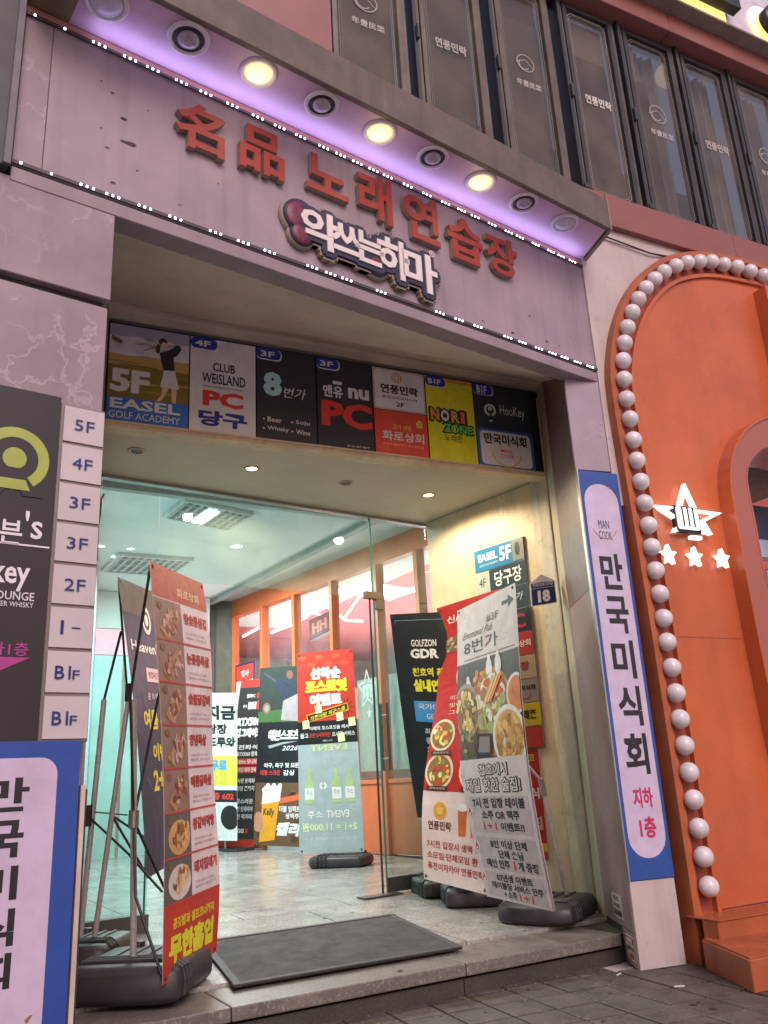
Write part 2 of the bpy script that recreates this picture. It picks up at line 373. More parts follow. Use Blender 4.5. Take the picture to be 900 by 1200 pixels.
    def build(s, parent, m=None, name='print', gain=None):
        gain = gain or (1.5 if m is M_BAN else 1.08)
        me = bpy.data.meshes.new(name); L = V3((0, 0, 0)); p = parent
        while p is not None: L += p.location; p = p.parent
        me.from_pydata([tuple(v-L) for v in s.v], [], s.f); me.materials.append(m or M_SIGN)
        ca = me.color_attributes.new('Col', 'FLOAT_COLOR', 'CORNER'); buf = []
        for f, c in zip(s.f, s.col): buf += [min(.86, q*gain) for q in c[:3]]*0 or [min(.86, c[0]*gain), min(.86, c[1]*gain), min(.86, c[2]*gain), 1.0]*len(f)
        ca.data.foreach_set('color', buf); me.update()
        o = bpy.data.objects.new(name, me); COL.objects.link(o); o.parent = parent; return o
def wboard(s0, z0, s1, z1, off, F=WALL): return Board(F(s0, z1, off), F(s1, z1, off), F(s0, z0, off), F(s1, z0, off))
def light(name, kind, loc, energy, col, size=.1, size_y=None, to=(0, 0, -1), spot=None, blend=.6):
    l = bpy.data.lights.new(name, kind); l.energy = energy; l.color = col
    if kind == 'AREA':
        l.size = size
        if size_y: l.shape = 'RECTANGLE'; l.size_y = size_y
    elif kind == 'SPOT': l.spot_size = spot; l.spot_blend = blend; l.shadow_soft_size = size
    else: l.shadow_soft_size = size
    o = bpy.data.objects.new(name, l); COL.objects.link(o); o.location = V3(loc)
    o.rotation_euler = (-V3(to)).to_track_quat('Z', 'Y').to_euler(); return o
Z = V3((0, 0, 1))

# ================================================================== GROUND
STZ = -.125
g = struct(MB().add([(-60, -60, STZ-.012), (60, -60, STZ-.012), (60, 60, STZ-.012), (-60, 60, STZ-.012)], [(0, 1, 2, 3)]).build('street_ground', mat('street asphalt and paving', (.58, .54, .52), .8, .2, 2, speck=.3)))  # colour raised well above the pavers to bounce light up into the recess
# paver field: separate tiles where they can be seen, one tile mesh shared
pv = struct(bpy.data.objects.new('street_paving', None)); COL.objects.link(pv); pv.location = (0, 0, STZ)
proto = []
TS = .20
for k in range(3):
    mb = MB(); e = .006; h0 = .0; dz = [random.uniform(-.0012, .0012) for _ in range(4)]
    a = TS/2-e
    P = [(-a, -a, -.01), (a, -a, -.01), (a, a, -.01), (-a, a, -.01)]+[(x, y, d) for (x, y), d in zip(((-a, -a), (a, -a), (a, a), (-a, a)), dz)]
    mb.hexa(P); o = mb.build('paving_tile', m_tile, None, .002, 1); o.parent = pv; proto.append(o)
TR = radians(-7); tx, ty = V3((cos(TR), sin(TR), 0)), V3((-sin(TR), cos(TR), 0)); first = [True]*3; far = MB()
def in_view(p):
    d = p-CAMP; z = d.dot(_W)
    if z <= .1: return False
    x = 450+FPX*d.dot(_R)/z; y = 600-FPX*d.dot(_U)/z
    return -30 < x < 930 and y < 1240
for i in range(-12, 34):
    for j in range(-6, 17):
        p = V3((2.6, 3.1, 0))+tx*((i-14)*TS+(TS/2 if False else 0))+ty*((j-12)*TS); p.z = 0
        if p.y > 3.54 or (p.x > 3.2 and p.y > 3.38): continue
        q = V3((p.x, p.y, STZ))
        if in_view(q) and 1.2 < p.x:
            k = random.randrange(3)
            if first[k]: o = proto[k]; first[k] = False
            else: o = copy_obj(proto[k], pv)
            o.location = p+V3((0, 0, random.uniform(-.0015, .0015))); o.rotation_euler = (0, 0, TR)
        else:
            a = TS/2-.0045; c = q
            far.add([c-tx*a-ty*a, c+tx*a-ty*a, c+tx*a+ty*a, c-tx*a+ty*a], [(0, 1, 2, 3)])
struct(far.build('street_paving_beyond', m_tile))['kind'] = 'stuff'
# landing: coping stones, floor slabs, riser
ld = struct(bpy.data.objects.new('entrance_landing', None)); COL.objects.link(ld)
ys = 3.445
xs = [-.9, .25, 1.262, 2.352, 3.30]
for a, b in zip(xs[:-1], xs[1:]):
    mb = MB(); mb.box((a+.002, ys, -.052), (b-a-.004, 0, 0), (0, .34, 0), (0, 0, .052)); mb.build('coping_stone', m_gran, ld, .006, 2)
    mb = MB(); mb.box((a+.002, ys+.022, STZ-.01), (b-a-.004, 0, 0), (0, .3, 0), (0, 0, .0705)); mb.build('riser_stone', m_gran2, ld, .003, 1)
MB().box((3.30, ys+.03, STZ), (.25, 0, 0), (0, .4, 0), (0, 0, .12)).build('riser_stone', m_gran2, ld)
y = ys+.342; row = 0
while y < 5.2:
    y2 = min(y+.6, 5.22); x = -.9-(.3 if row % 2 else 0)
    while x < 3.7:
        a, b = x, x+.7
        if b > .2:
            mb = MB(); e = .003
            P = [(a+e, y+e, -.05), (b-e, y+e, -.05), (b-e, y2-e, -.05), (a+e, y2-e, -.05), (a+e, y+e, land(y)), (b-e, y+e, land(y)), (b-e, y2-e, land(y2)), (a+e, y2-e, land(y2))]
            mb.hexa(P).build('granite_slab', m_granf, ld)
        x += .7
    y = y2; row += 1
lf = struct(bpy.data.objects.new('lobby_floor', None)); COL.objects.link(lf)
for i in range(10):
    for j in range(13):
        a, b = -.4+i*.6, .2+i*.6; c, d = 5.22+j*.6, 5.82+j*.6; e = .003
        if b > 4.9: continue
        MB().box((a+e, c+e, .03), (b-a-2*e, 0, 0), (0, d-c-2*e, 0), (0, 0, .05)).build('floor_tile', m_granf, lf)
struct(MB().box((-2, 3.85, -.08), (12, 0, 0), (0, 12, 0), (0, 0, .05)).build('floor_bed', m_joint))

# mat on landing
q = [at_land(274, 1159), at_land(542, 1113), at_land(460.6, 1074)]; q.append(q[0]+(q[2]-q[1])); q[3].z = land(q[3].y)
up = V3((0, 0, .012)); t = thing('door_mat', q[0], 'black rubber door mat lying on the granite landing', 'mat')
MB().hexa([p+V3((0, 0, .001)) for p in q]+[p+up for p in q]).build('mat_field', m_mat, t, .003, 1)
cc = sum(q, V3((0, 0, 0)))/4; rim = MB()
for a, b in zip(q, q[1:]+q[:1]):
    d = (b-a).normalized(); n_ = V3((0, 0, 1)).cross(d); rim.box(a+V3((0, 0, .002)), b-a, n_*.035, V3((0, 0, .0135)))
rim.build('mat_rim', mat('mat rim', (.045, .043, .046), .7, .2, 20), t, .003, 1)

# ================================================================== FACADE
# left pillar in the plane of the fascia
lp = thing('left_pillar', FAS(.2, STZ), 'pink pillar left of the entrance with blistered paint panels', 'pillar')
PL, PR = -1.2, .392
def fbox(s0, s1, z0, z1, o0, o1, F=FAS): # from offset o1 (back) to o0 (front)
    return MB().box(F(s0, z0, o1), F(s1, z0, o1)-F(s0, z0, o1), F(s0, z0, o0)-F(s0, z0, o1), Z*(z1-z0))
fbox(PL, PR, 2.585, 2.985, 0, -.25).build('blistered_panel', m_crk, lp, .003, 1)
fbox(PL, PR-.005, STZ, 2.555, -.012, -.25).build('lower_panel', m_crk, lp, .003, 1)
fbox(PL, PR-.02, 2.545, 2.59, -.035, -.24).build('groove', m_dark, lp)
# dark service duct at the far left edge of the fascia
t = thing('neighbour_wall', FAS(-.3, 3), 'dark grey metal wall of the neighbouring building at the left edge', 'wall')
fbox(-1.4, -.012, 3.0, 5.0, .03, -.25).build('wall_sheet', mat('dark grey sheet', (.05, .048, .055), .5, .1, 3), t, .004, 1)
fbox(-.035, -.008, 3.0, 3.9, .045, .031).build('edge_strip', mat('grey edge strip', (.13, .115, .13), .5), t, .002, 1)

# fascia
fa = thing('fascia', FAS(1.6, 3.0), 'pink fascia board over the entrance edged with small white lights', 'fascia')
FR = 3.275; joints = [0.0, .165, 1.62+.35, FR]
s_ = [0.0, fas_px(56, 120)[0], fas_px(457, 250)[0], FR]
for k in range(3):
    fbox(s_[k]+.001, s_[k+1]-.001, 3.035, 3.80, 0, -.03).build('panel', m_crk if k == 0 else m_pink, fa, .002, 1)
fbox(0, FR, 2.965, 3.027, .004, -.10).build('bottom_trim', mat('pink trim', (.27, .21, .24), .5, .1, 5, stain=.2), fa, .003, 1)
fbox(0, FR, 3.024, 3.038, -.01, -.09).build('seam', m_dark, fa)
fbox(0, FR, 3.035, 3.80, -.032, -.2).build('backing', m_dark, fa)
fbox(0, FR, 3.768, 3.80, .006, -.0).build('top_trim', mat('copper pink trim', (.42, .2, .16), .4, .1, 5), fa, .003, 1)
# chips and scratches of the paint
ch = Board(FAS(0, 3.8, .002), FAS(FR, 3.8, .002), FAS(0, 3.035, .002), FAS(FR, 3.035, .002)); rnd = random.Random(4)
for x, y, r in [(118, 150, 2), (173, 130, 2), (210, 240, 2), (255, 215, 2), (480, 330, 2), (620, 370, 3), (655, 405, 3), (668, 395, 2), (131, 109, 3), (144, 139, 5), (148, 167, 9), (125, 173, 3), (131, 214, 4), (160, 200, 2), (118, 95, 2), (600, 390, 5), (640, 400, 4), (565, 376, 3)]:
    s0, z0 = fas_px(x, y); u, v = s0/FR, (3.8-z0)/.765; k = r*.0042
    pts = [(u+(k*rnd.uniform(.4, 1)*cos(a*pi/4+.3)+.2*k)/FR, v+k*.35*rnd.uniform(.4, 1)*sin(a*pi/4)/.765) for a in range(8)]
    ch.poly(pts, '#3d3036' if r != 9 else '#4b4146', 1)
ch.build(fa, M_VINYL, 'paint_chips')['kind'] = 'stuff'
# LED strips
def led_strip(name, za, label, seed, dens):
    t = thing(name, FAS(1.6, za), label, 'light strip')
    fbox(0.0, FR, za-.0075, za+.0075, .012, .0065).build('track', mat('led track', (.07, .055, .06), .5), t)
    d = MB(); s = .03; rn = random.Random(seed)
    while s < FR-.03:
        if s < .25 or rn.random() < dens:
            for k in range(3 if s > .2 else 1):
                c = FAS(s+k*.024, za, .012); d.box(c-FD*.0036-Z*.0036, FD*.0072, FN*.004, Z*.0072)
        s += rn.choice((.10, .115, .09, .13) if dens > .9 else (.10, .13, .11, .09))
    o = d.build('diodes', emis('led white', (.75, .85, 1.0), 9), t); o['kind'] = 'stuff'
    return t
led_strip('led_strip', 3.755, 'upper row of tiny white lights along the pink fascia', 3, .97)
led_strip('led_strip', 3.045, 'lower row of tiny white lights along the pink fascia', 5, .86)

# canopy slab above with violet-lit soffit
ca = thing('canopy', FAS(1.7, 3.8, .15), 'weathered grey canopy edge above the fascia with violet lit underside', 'canopy')
CO = .285
A0, A1 = FAS(.16, 3.805, 0), FAS(FR+.0, 3.805, 0); B0, B1 = FAS(.16, 3.805, CO), FAS(FR-.11, 3.805, CO)
mb = MB(); mb.hexa([A0, A1, B1, B0]+[p+Z*.012 for p in (A0, A1, B1, B0)]); mb.build('soffit_board', mat('lilac soffit', (.52, .36, .50), .45, .06, 4, stain=.1), ca)
e0, e1 = FAS(.0, 3.80, CO), FAS(FR-.10, 3.80, CO)
MB().box(e0, e1-e0, FN*.03, Z*.21).build('edge_panel', m_slab, ca, .004, 1)
c0 = FAS(-.2, 3.82, 0); MB().hexa([FAS(0, 3.82, -.3), FAS(FR, 3.82, -.3), FAS(FR-.10, 3.82, CO), FAS(0, 3.82, CO)]+[p for p in (FAS(0, 4.0, -.3), FAS(FR, 4.0, -.3), FAS(FR-.10, 4.0, CO), FAS(0, 4.0, CO))]).build('slab', m_slab, ca)
r0_, r1_ = FAS(FR-.10, 3.80, CO+.03), FAS(FR+.02, 3.80, -.0)
MB().box(r0_, r1_-r0_, V3((.02, .004, 0)), Z*.21).build('end_panel', mat('peeling canopy end', (.26, .2, .15), .6, .2, 9, stain=.6, stain_col=(.10, .05, .03)), ca)
MB().box(FAS(-.0, 3.80, 0), FAS(.16, 3.80, 0)-FAS(0, 3.80, 0), FN*CO, Z*.02).build('end_soffit', mat('brown board', (.16, .11, .07), .6, .2, 5), ca)
light('violet_strip_light', 'AREA', FAS(FR/2+.1, 3.74, .035), 2.5, (.58, .50, 1.0), FR-.3, .02, to=(FN*.35+Z)).rotation_euler = (0, 0, 0)
lo = bpy.data.objects['violet_strip_light']
zax = -(Z*1.0+FN*.35).normalized(); xax = FD; yax = zax.cross(xax)
lo.matrix_world = Matrix(((xax.x, yax.x, zax.x, lo.location.x), (xax.y, yax.y, zax.y, lo.location.y), (xax.z, yax.z, zax.z, lo.location.z), (0, 0, 0, 1)))
DL = [(125, 3), (221, 45), (303, 85), (377, 122), (445, 155), (507, 184), (563, 213), (614, 237), (662, 261)]
labs = ['pale frosted downlight cut by the top left of the picture', 'unlit dark downlight left of the first yellow one', 'lit yellow downlight nearest the left end of the canopy',
        'unlit dark downlight between the left and middle yellow lamps', 'lit yellow downlight in the middle of the canopy', 'unlit dark downlight between the middle and right yellow lamps',
        'lit yellow downlight nearest the right end of the canopy', 'unlit downlight with rusty ring right of the last yellow one', 'pale frosted downlight at the right end of the canopy']
m_lit = emis('yellow lamp glass', (1.0, .80, .25), .8); m_frost = mat('frosted lens', (.50, .46, .55), .3, .1, 30); m_bl = mat('grey reflector bulb', (.38, .34, .42), .25, .2, 40)
for i, p in enumerate(DL):
    c = at_z(*p, 3.803); t = thing('canopy_downlight', c, labs[i], 'downlight', 'round downlights under the canopy'); r = .088 if i < 2 else .082
    MB().lathe(c, -Z, [(r*.74, -.004), (r*.80, .010), (r*.95, .012), (r, .006), (r*1.02, 0)], 28).build('trim_ring', mat('lamp ring', (.62, .56, .60), .4, .05, 10, stain=.2), t)
    if i in (2, 4, 6): light('downlight_glow', 'POINT', c-Z*.10, .35, (1, .8, .5), .04)
    if i in (2, 4, 6): MB().lathe(c, -Z, [(r*.78, -.002), (r*.74, .006), (r*.4, .010), (0, .011)], 24).build('lens', m_lit, t)
    elif i in (0, 8): MB().lathe(c, -Z, [(r*.78, -.002), (r*.74, .007), (r*.4, .012), (0, .013)], 24).build('lens', m_frost, t)
    else:
        MB().lathe(c, -Z, [(r*.76, .004), (r*.6, .0015), (0, .001)], 24).build('reflector', m_dark, t)
        MB().lathe(c, -Z, [(r*.5, .002), (r*.52, .012), (r*.4, .02), (r*.15, .024), (0, .0245)], 20).build('bulb', m_bl, t)

# raised letters
m_lred = mat('red letter face', (.31, .035, .022), .5, .1, 6, stain=.1); m_lside = mat('beige letter side', (.30, .23, .19), .5, .1, 6)
def raised(txt, cx, cy, wpx, hpx, bold, d0, d1, mf, ms, parent, name='letter', skewup=0.0, rot=0):
    """letter standing proud of the fascia, its box measured in the picture"""
    vs, fs, asp = text_mesh(txt, bold, 3); s0, z0 = fas_px(cx, cy)
    sc = 0
    sa, za = fas_px(cx-wpx/2, cy-.40*wpx/2); sb, zb = fas_px(cx+wpx/2, cy+.40*wpx/2); W_ = sb-sa
    H_ = abs(fas_px(cx, cy-hpx/2)[1]-fas_px(cx, cy+hpx/2)[1])
    mb = MB(); n = len(vs)
    pts = lambda off: [FAS(s0+(x-.5)*W_+(y-.5)*skewup, z0+(y-.5)*H_, off) for x, y in vs]
    edges = {}
    for f in fs:
        for a, b in zip(f, f[1:]+f[:1]):
            k = (min(a, b), max(a, b)); edges.setdefault(k, []).append((a, b))
    # join coincident verts for the boundary test
    P0, P1, P2 = pts(d0), pts(d1), pts(d1+.003)
    mb.add(P1, fs, 1); mb.add(P2, fs, 0)
    be = [v[0] for v in edges.values() if len(v) == 1]
    mb.add(P0+P1, [(a, b, n+b, n+a) for a, b in be], 1); mb.add(P1+P2, [(a, b, n+b, n+a) for a, b in be], 0)
    return mb.build(name, [mf, ms], parent)
ls = thing('lettering_sign', FAS(1.6, 3.4), 'red raised lettering 名品 노래연습장 across the pink fascia', 'sign')
for c, x, y, wp, hp in [('名', 232, 155, 62, 62), ('品', 304, 182, 56, 60), ('노', 380, 211, 52, 48), ('래', 436, 235, 42, 62), ('연', 490, 259, 44, 60), ('습', 541, 285, 44, 56), ('장', 584, 303, 40, 50)]:
    raised(c, x, y, wp*.93, hp*.86, .026, .004, .029, m_lred, m_lside, ls)
lg = thing('logo_sign', FAS(1.6, 3.25), 'cut-out logo sign 악쓰는하마 with navy outline and maroon spots below the red letters', 'sign')
m_navy = mat('navy outline', (.035, .03, .065), .4, .1, 6); m_lw = mat('white letter face', (.70, .64, .62), .4, .05, 6); m_mar = mat('maroon spot', (.17, .02, .05), .45, .3, 60)
LOGO = [('악', 369, 275, 50, 56), ('쓰', 400, 286, 38, 42), ('는', 427, 297, 38, 46), ('하', 455, 308, 42, 58), ('마', 486, 323, 46, 58)]
def logo_layer(name, m, grow, o0, o1):
    mb = MB()
    for c, x, y, wp, hp in LOGO:
        vs, fs, asp = text_mesh(c, .03, 2); s0, z0 = fas_px(x, y); wp *= .88; hp *= .76
        W_ = fas_px(x+wp/2, y+.2*wp)[0]-fas_px(x-wp/2, y-.2*wp)[0]; H_ = abs(fas_px(x, y-hp/2)[1]-fas_px(x, y+hp/2)[1]); n = len(vs)
        for k in range(10 if grow else 1):
            ds, dz = (grow*cos(2*pi*k/10), grow*sin(2*pi*k/10)) if grow else (0, 0); e = .00012*k
            A = [FAS(s0+(a-.5)*W_+ds, z0+(b_-.5)*H_+dz, o0) for a, b_ in vs]; B_ = [FAS(s0+(a-.5)*W_+ds, z0+(b_-.5)*H_+dz, o1+e) for a, b_ in vs]; ed = {}
            for f in fs:
                for p, q in zip(f, f[1:]+f[:1]): ed.setdefault((min(p, q), max(p, q)), []).append((p, q))
            mb.add(B_, fs); mb.add(A+B_, [(v[0][0], v[0][1], n+v[0][1], n+v[0][0]) for v in ed.values() if len(v) == 1])
    o = mb.build(name, m, lg)
    return o
logo_layer('outer_backing', m_lside, .040, .004, .030); logo_layer('navy_backing', m_navy, .027, .030, .040); logo_layer('white_lettering', m_lw, 0, .040, .048)
# backing outline (hand shaped), two layers
def outline(pxs, off0, off1, m, nm):
    pts = [fas_px(x, y) for x, y in pxs]; P = [FAS(s, z, off0) for s, z in pts]
    return MB().prism(P[::-1], FN*(off1-off0)).build(nm, m, lg)
OUT = [(333, 247), (346, 243), (366, 252), (378, 262), (392, 264), (404, 271), (420, 273), (434, 280), (448, 282), (462, 290), (474, 296), (486, 296), (498, 305), (505, 318), (506, 330), (499, 345), (488, 346), (470, 338), (456, 336), (440, 327), (424, 322), (408, 311), (392, 308), (378, 302), (362, 294), (350, 284), (341, 270)]
cx_, cy_ = 420, 296
for x, y, r in ((348, 258, 17), (350, 278, 12), (437, 312, 14)):
    s0, z0 = fas_px(x, y); MB().lathe(FAS(s0, z0, .004), FN, [(r*.0060, 0), (r*.0060, .022), (0, .022)], 20).build('spot_backing', m_lside, lg)
    MB().lathe(FAS(s0, z0, .026), FN, [(r*.0053, 0), (r*.0053, .010), (0, .010)], 20).build('spot_outline', m_navy, lg)
    MB().lathe(FAS(s0, z0, .036), FN, [(r*.0044, 0), (r*.0042, .003), (r*.002, .005), (0, .0055)], 20).build('maroon_spot', m_mar, lg)
s0, z0 = fas_px(499, 303)
bb = Board(FAS(s0-.02, z0+.02, .047), FAS(s0+.02, z0+.02, .047), FAS(s0-.02, z0-.02, .047), FAS(s0+.02, z0-.02, .047)); bb.ring(.5, .5, .45, .2, '#d8d0d0').text('R', .32, .25, .68, .75, '#d8d0d0'); bb.build(lg, M_SIGN, 'registered_mark')

# ---------------- soffit of the recess, header box
sf = thing('entrance_soffit', (2, 3.6, 3.1), 'beige sloping soffit behind the fascia over the entrance', 'soffit')
SA, SB_, SC_, SD = FAS(PR-.02, 2.985, -.09), FAS(FR-.2, 2.985, -.09), V3((3.60, 3.838, 3.277)), V3((.80, 4.10, 3.310))
MB().hexa([SA, SB_, SC_, SD]+[p+Z*.06 for p in (SA, SB_, SC_, SD)]).build('board', m_soff, sf)
HD = (V3((3.569, 3.943, 0))-V3((.831, 4.201, 0))).normalized(); HN = V3((HD.y, -HD.x, 0)); H0 = V3((.826, 4.201, 0)); HL = 2.745
def HDR(s, z, off=0.0): return H0+HD*s+HN*off+Z*z
MB().box(HDR(-.05, 3.262, .02), HD*(HL+.14), HN*.10, Z*.045).build('moulding', m_soff, sf, .006, 2)
MB().box(HDR(-.05, 3.285, -.15), HD*(HL+.3), HN*.16, Z*.05).build('upper_board', m_soff, sf)
hb = thing('header_box', HDR(1.3, 2.65), 'cream header box that carries the row of shop signs', 'header')
MB().box(HDR(-.04, 2.662, -.08), HD*(HL+.14), HN*.072, Z*.60).build('backing', m_dark, hb)  # dark end past the last sign stands in for the shadow there
MB().box(HDR(-.04, 2.628, -.08), HD*(HL+.07), HN*.105, Z*.032).build('bottom_rail', m_cream, hb, .004, 1)
MB().box(HDR(-.04, 2.648, .028), HD*(HL+.07), HN*.006, Z*.012).build('rail_lip', m_cream, hb)
def hs(x):  # picture column at the sign row to a distance along the header
    p = at_plane(x, 0, H0, HN); return 0
def hpx(x, y, off=0.0):
    p = at_plane(x, y, H0+HN*off, HN); return (p-H0).dot(HD), p.z
cuts = [hpx(125, 440)[0]] + [hpx(x, y)[0] for x, y in ((221, 455), (299.5, 465), (370.5, 478), (437, 488), (500, 500), (557, 508), (623.5, 520))]
zb, zt = 2.662, 3.24
def hsign(i, z0, z1, label, name='shop_sign'):
    a, b = cuts[i]+.004, cuts[i+1]-.004
    t = thing(name, HDR((a+b)/2, z0), label, 'sign', 'signboards above the entrance')
    B = Board(HDR(a, z1, .012), HDR(b, z1, .012), HDR(a, z0, .012), HDR(b, z0, .012)); B.body('board', m_dark, .02, t)
    return t, B
def tab(B, s, wd=.42, h=.13):
    B.rrect(-.0, 0, wd, h, .03, '#d9d4d8', 3); B.rrect(0, 0, wd-.02, h-.012, .028, '#1d2a78', 4); B.text(s, .06, .03, wd-.12, h-.035, '#e8e4e8', .03, 5)
t, B = hsign(0, zb, zt, 'golf academy sign with a swinging golfer and 5F, first in the header row')
B.rect(0, 0, 1, .35, '#9a97a2').rect(0, .0, 1, .12, '#777a8c', 1.5).rect(0, .30, 1, .48, '#8a7340', 2).rect(0, .42, 1, .75, '#5c5322', 2.5)
for k in range(8): B.ell(random.random(), .1+.2*random.random(), .2, .02, '#b9a9a0', 2.6)
for k in range(9): B.ell(random.random(), .38+.3*random.random(), .25, .012, random.choice(('#8f7b45', '#4a451d', '#75652f')), 3)
B.poly([(.03, .12), (.16, .17), (.15, .21), (.02, .17)], '#5b4a3a', 3)
# golfer
sk = '#b98d72'
B.line([(.42, .24), (.62, .17), (.88, .13)], .004, '#2b2a2c', 4); B.ell(.66, .12, .055, None, '#2a2220', 5); B.ell(.675, .15, .04, None, sk, 6); B.ell(.6, .2, .03, .05, '#3a2a22', 5)
B.poly([(.62, .24), (.72, .21), (.83, .14), (.87, .13), (.9, .17), (.85, .24), (.8, .27), (.82, .42), (.68, .43)], '#20222c', 5)
B.poly([(.68, .42), (.82, .41), (.88, .6), (.64, .6)], '#c9c4d0', 6)
B.poly([(.67, .6), (.75, .6), (.68, .72), (.58, .8), (.55, .79), (.66, .68)], sk, 5.5).poly([(.78, .6), (.85, .6), (.84, .8), (.8, .8)], sk, 5.5).ell(.56, .8, .04, .012, '#ddd', 6)
B.text('5F', .04, .47, .5, .70, '#e9e6ee', .05, 7); B.rect(0, .75, 1, 1, '#27508f', 6.5); B.text('EASEL', .04, .765, .9, .87, '#e6e8f2', .03, 8); B.text('GOLF ACADEMY', .03, .895, .9, .965, '#d5dcec', .0, 8); B.build(t, gain=2.5)
t, B = hsign(1, zb, zt, 'white sign reading CLUB WEISLAND PC 당구, second in the header row'); B.rect(0, 0, 1, 1, '#bdb2b0'); tab(B, '4F')
B.text('CLUB', .34, .25, .68, .345, '#1c1c20', .02).text('WEISLAND', .18, .37, .84, .48, '#1c1c20', .015).text('HIGH TECHNOLOGY ZONE', .2, .505, .8, .525, '#1c1c20', 0)
B.text('PC', .2, .56, .8, .72, '#a32d2c', .05).text('당구', .14, .77, .86, .93, '#23286a', .045); B.build(t, gain=2.5)
t, B = hsign(2, zb, zt, 'black bar sign with a light blue 8 and 번가, third in the header row'); B.rect(0, 0, 1, 1, '#26262c'); tab(B, '3F')
B.text('8', .12, .26, .4, .52, '#7db5d8', .05).text('번가', .45, .40, .82, .52, '#cfcfd2', 0, skew=.05)
for s, a, b in (('Beer', .17, .75), ('Whisky', .17, .85), ('Soju', .64, .75), ('Wine', .64, .85)): B.text(s, a, b, a+.055*len(s)+.02, b+.055, '#c4c0c4', .01); B.ell(a-.06, b+.03, .015, None, '#c4c0c4')
B.build(t, gain=2.5)
t, B = hsign(3, zb, zt, 'black sign reading 앤유 nu with red PC, fourth in the header row'); B.rect(0, 0, 1, 1, '#25252b'); tab(B, '3F')
B.rrect(.28, .245, .45, .285, .008, '#d8d4d6'); B.text('앤유', .10, .30, .46, .44, '#e2dfe2', .03); B.rect(.5, .27, .515, .45, '#b5322c'); B.text('nu', .56, .30, .93, .42, '#e2dfe2', .05); B.text('PC', .08, .48, .96, .76, '#ad2f2b', .05)
B.text('3F 02-487-9877', .5, .95, .9, .97, '#a9a5a8', 0); B.build(t, gain=2.5)
zm = hpx(468, 483)[1]
t, B = hsign(4, zm, zt, 'white restaurant sign with 연풍민락 2F above the red sign'); B.rect(0, 0, 1, 1, '#8b8377').rrect(.03, .04, .97, .96, .02, '#d5ccce', 2)
B.ring(.46, .2, .1, .25, '#8d6c4c', 3).ring(.46, .2, .055, .4, '#8d6c4c', 3); B.text('연풍민락', .14, .38, .86, .6, '#262024', .04, 3).text('퓨전요리이자카야', .16, .66, .84, .73, '#262024', .01, 3).text('2F', .42, .79, .58, .9, '#262024', .03, 3); B.build(t, gain=2.5)
t, B = hsign(4, zb, zm-.004, 'red sign reading 화로상회 below the white restaurant sign'); B.rect(0, 0, 1, 1, '#b9392d')
B.text('화로상회', .13, .46, .92, .68, '#e9dfda', .02).text('고기 냉면', .33, .30, .68, .42, '#c8903a', .01).text('소고기 돼지고기 구이 전문점', .13, .74, .9, .79, '#d99c8a', 0); B.poly([(.78, .22), (.85, .13), (.92, .2), (.9, .32), (.8, .32)], '#d6a23a').text('2F', .81, .2, .89, .28, '#a33', .0, 3); B.build(t, gain=2.5)
t, B = hsign(5, zb, zt, 'yellow karaoke sign reading NORI ZONE, sixth in the header row'); B.rect(0, 0, 1, 1, '#c4ac22').rect(.3, 0, 1, .045, '#c26a34', 2)
rnd = random.Random(2)
for k in range(70): B.ell(rnd.random()*.94+.03, .06+rnd.random()*.26, .01+.01*rnd.random(), .008, '#a58f1c', 2, 6)
tab(B, 'B1F', .44)
for c, a, col in (('N', .07, '#d06a3c'), ('O', .28, '#d7d0c8'), ('R', .5, '#d9793c'), ('I', .7, '#c9563c')): B.text(c, a-.012, .375, a+.19-.09*(c == 'I'), .545, '#2d2014', .09, 3).text(c, a, .39, a+.17-.09*(c == 'I'), .53, col, .04, 4)
B.ell(.37, .46, .04, None, '#222', 5); B.text('ZONE', .30, .545, .94, .665, '#1e3016', .09, 3).text('ZONE', .32, .555, .92, .655, '#4f9a4a', .03, 4).text('노래존', .33, .68, .7, .76, '#4a3a14', .01, 3); B.build(t, gain=2.5)
zm2 = hpx(590, 505)[1]
t, B = hsign(6, zm2, zt, 'dark grey lounge sign with a ring logo at the top right of the header row'); B.rect(0, 0, 1, 1, '#262a31'); tab(B, 'B1F', .36, .25)
B.ring(.27, .58, .105, .35, '#c7bf8a', 3).ring(.27, .58, .10, .35, '#7fb5b0', 4, .5, 2.2).ring(.27, .58, .10, .35, '#c08aa0', 4, 3.5, 5).rect(.25, .6, .29, .8, '#262a31', 5).ell(.27, .83, .03, .02, '#d5d2d8', 5).ell(.27, .55, .035, None, '#d5d2d8', 5)
B.text('HooKey', .45, .42, .9, .72, '#d5d2d8', .0); B.build(t, gain=2.5)
t, B = hsign(6, zb, zm2-.004, 'white sign reading 만국미식회 MAN COOK with blue border in the header row'); B.rect(0, 0, 1, 1, '#2a4c86').rrect(.05, .06, .95, .94, .03, '#c3b9cc', 2)
B.text('만국미식회', .12, .12, .88, .4, '#1e1c22', .035, 3).text('MAN', .4, .5, .6, .6, '#a8323a', .01, 3).text('COOK', .38, .63, .63, .73, '#a8323a', .01, 3).ring(.5, .52, .28, .09, '#a8864e', 3, .25, pi-.25); B.build(t, gain=2.5)

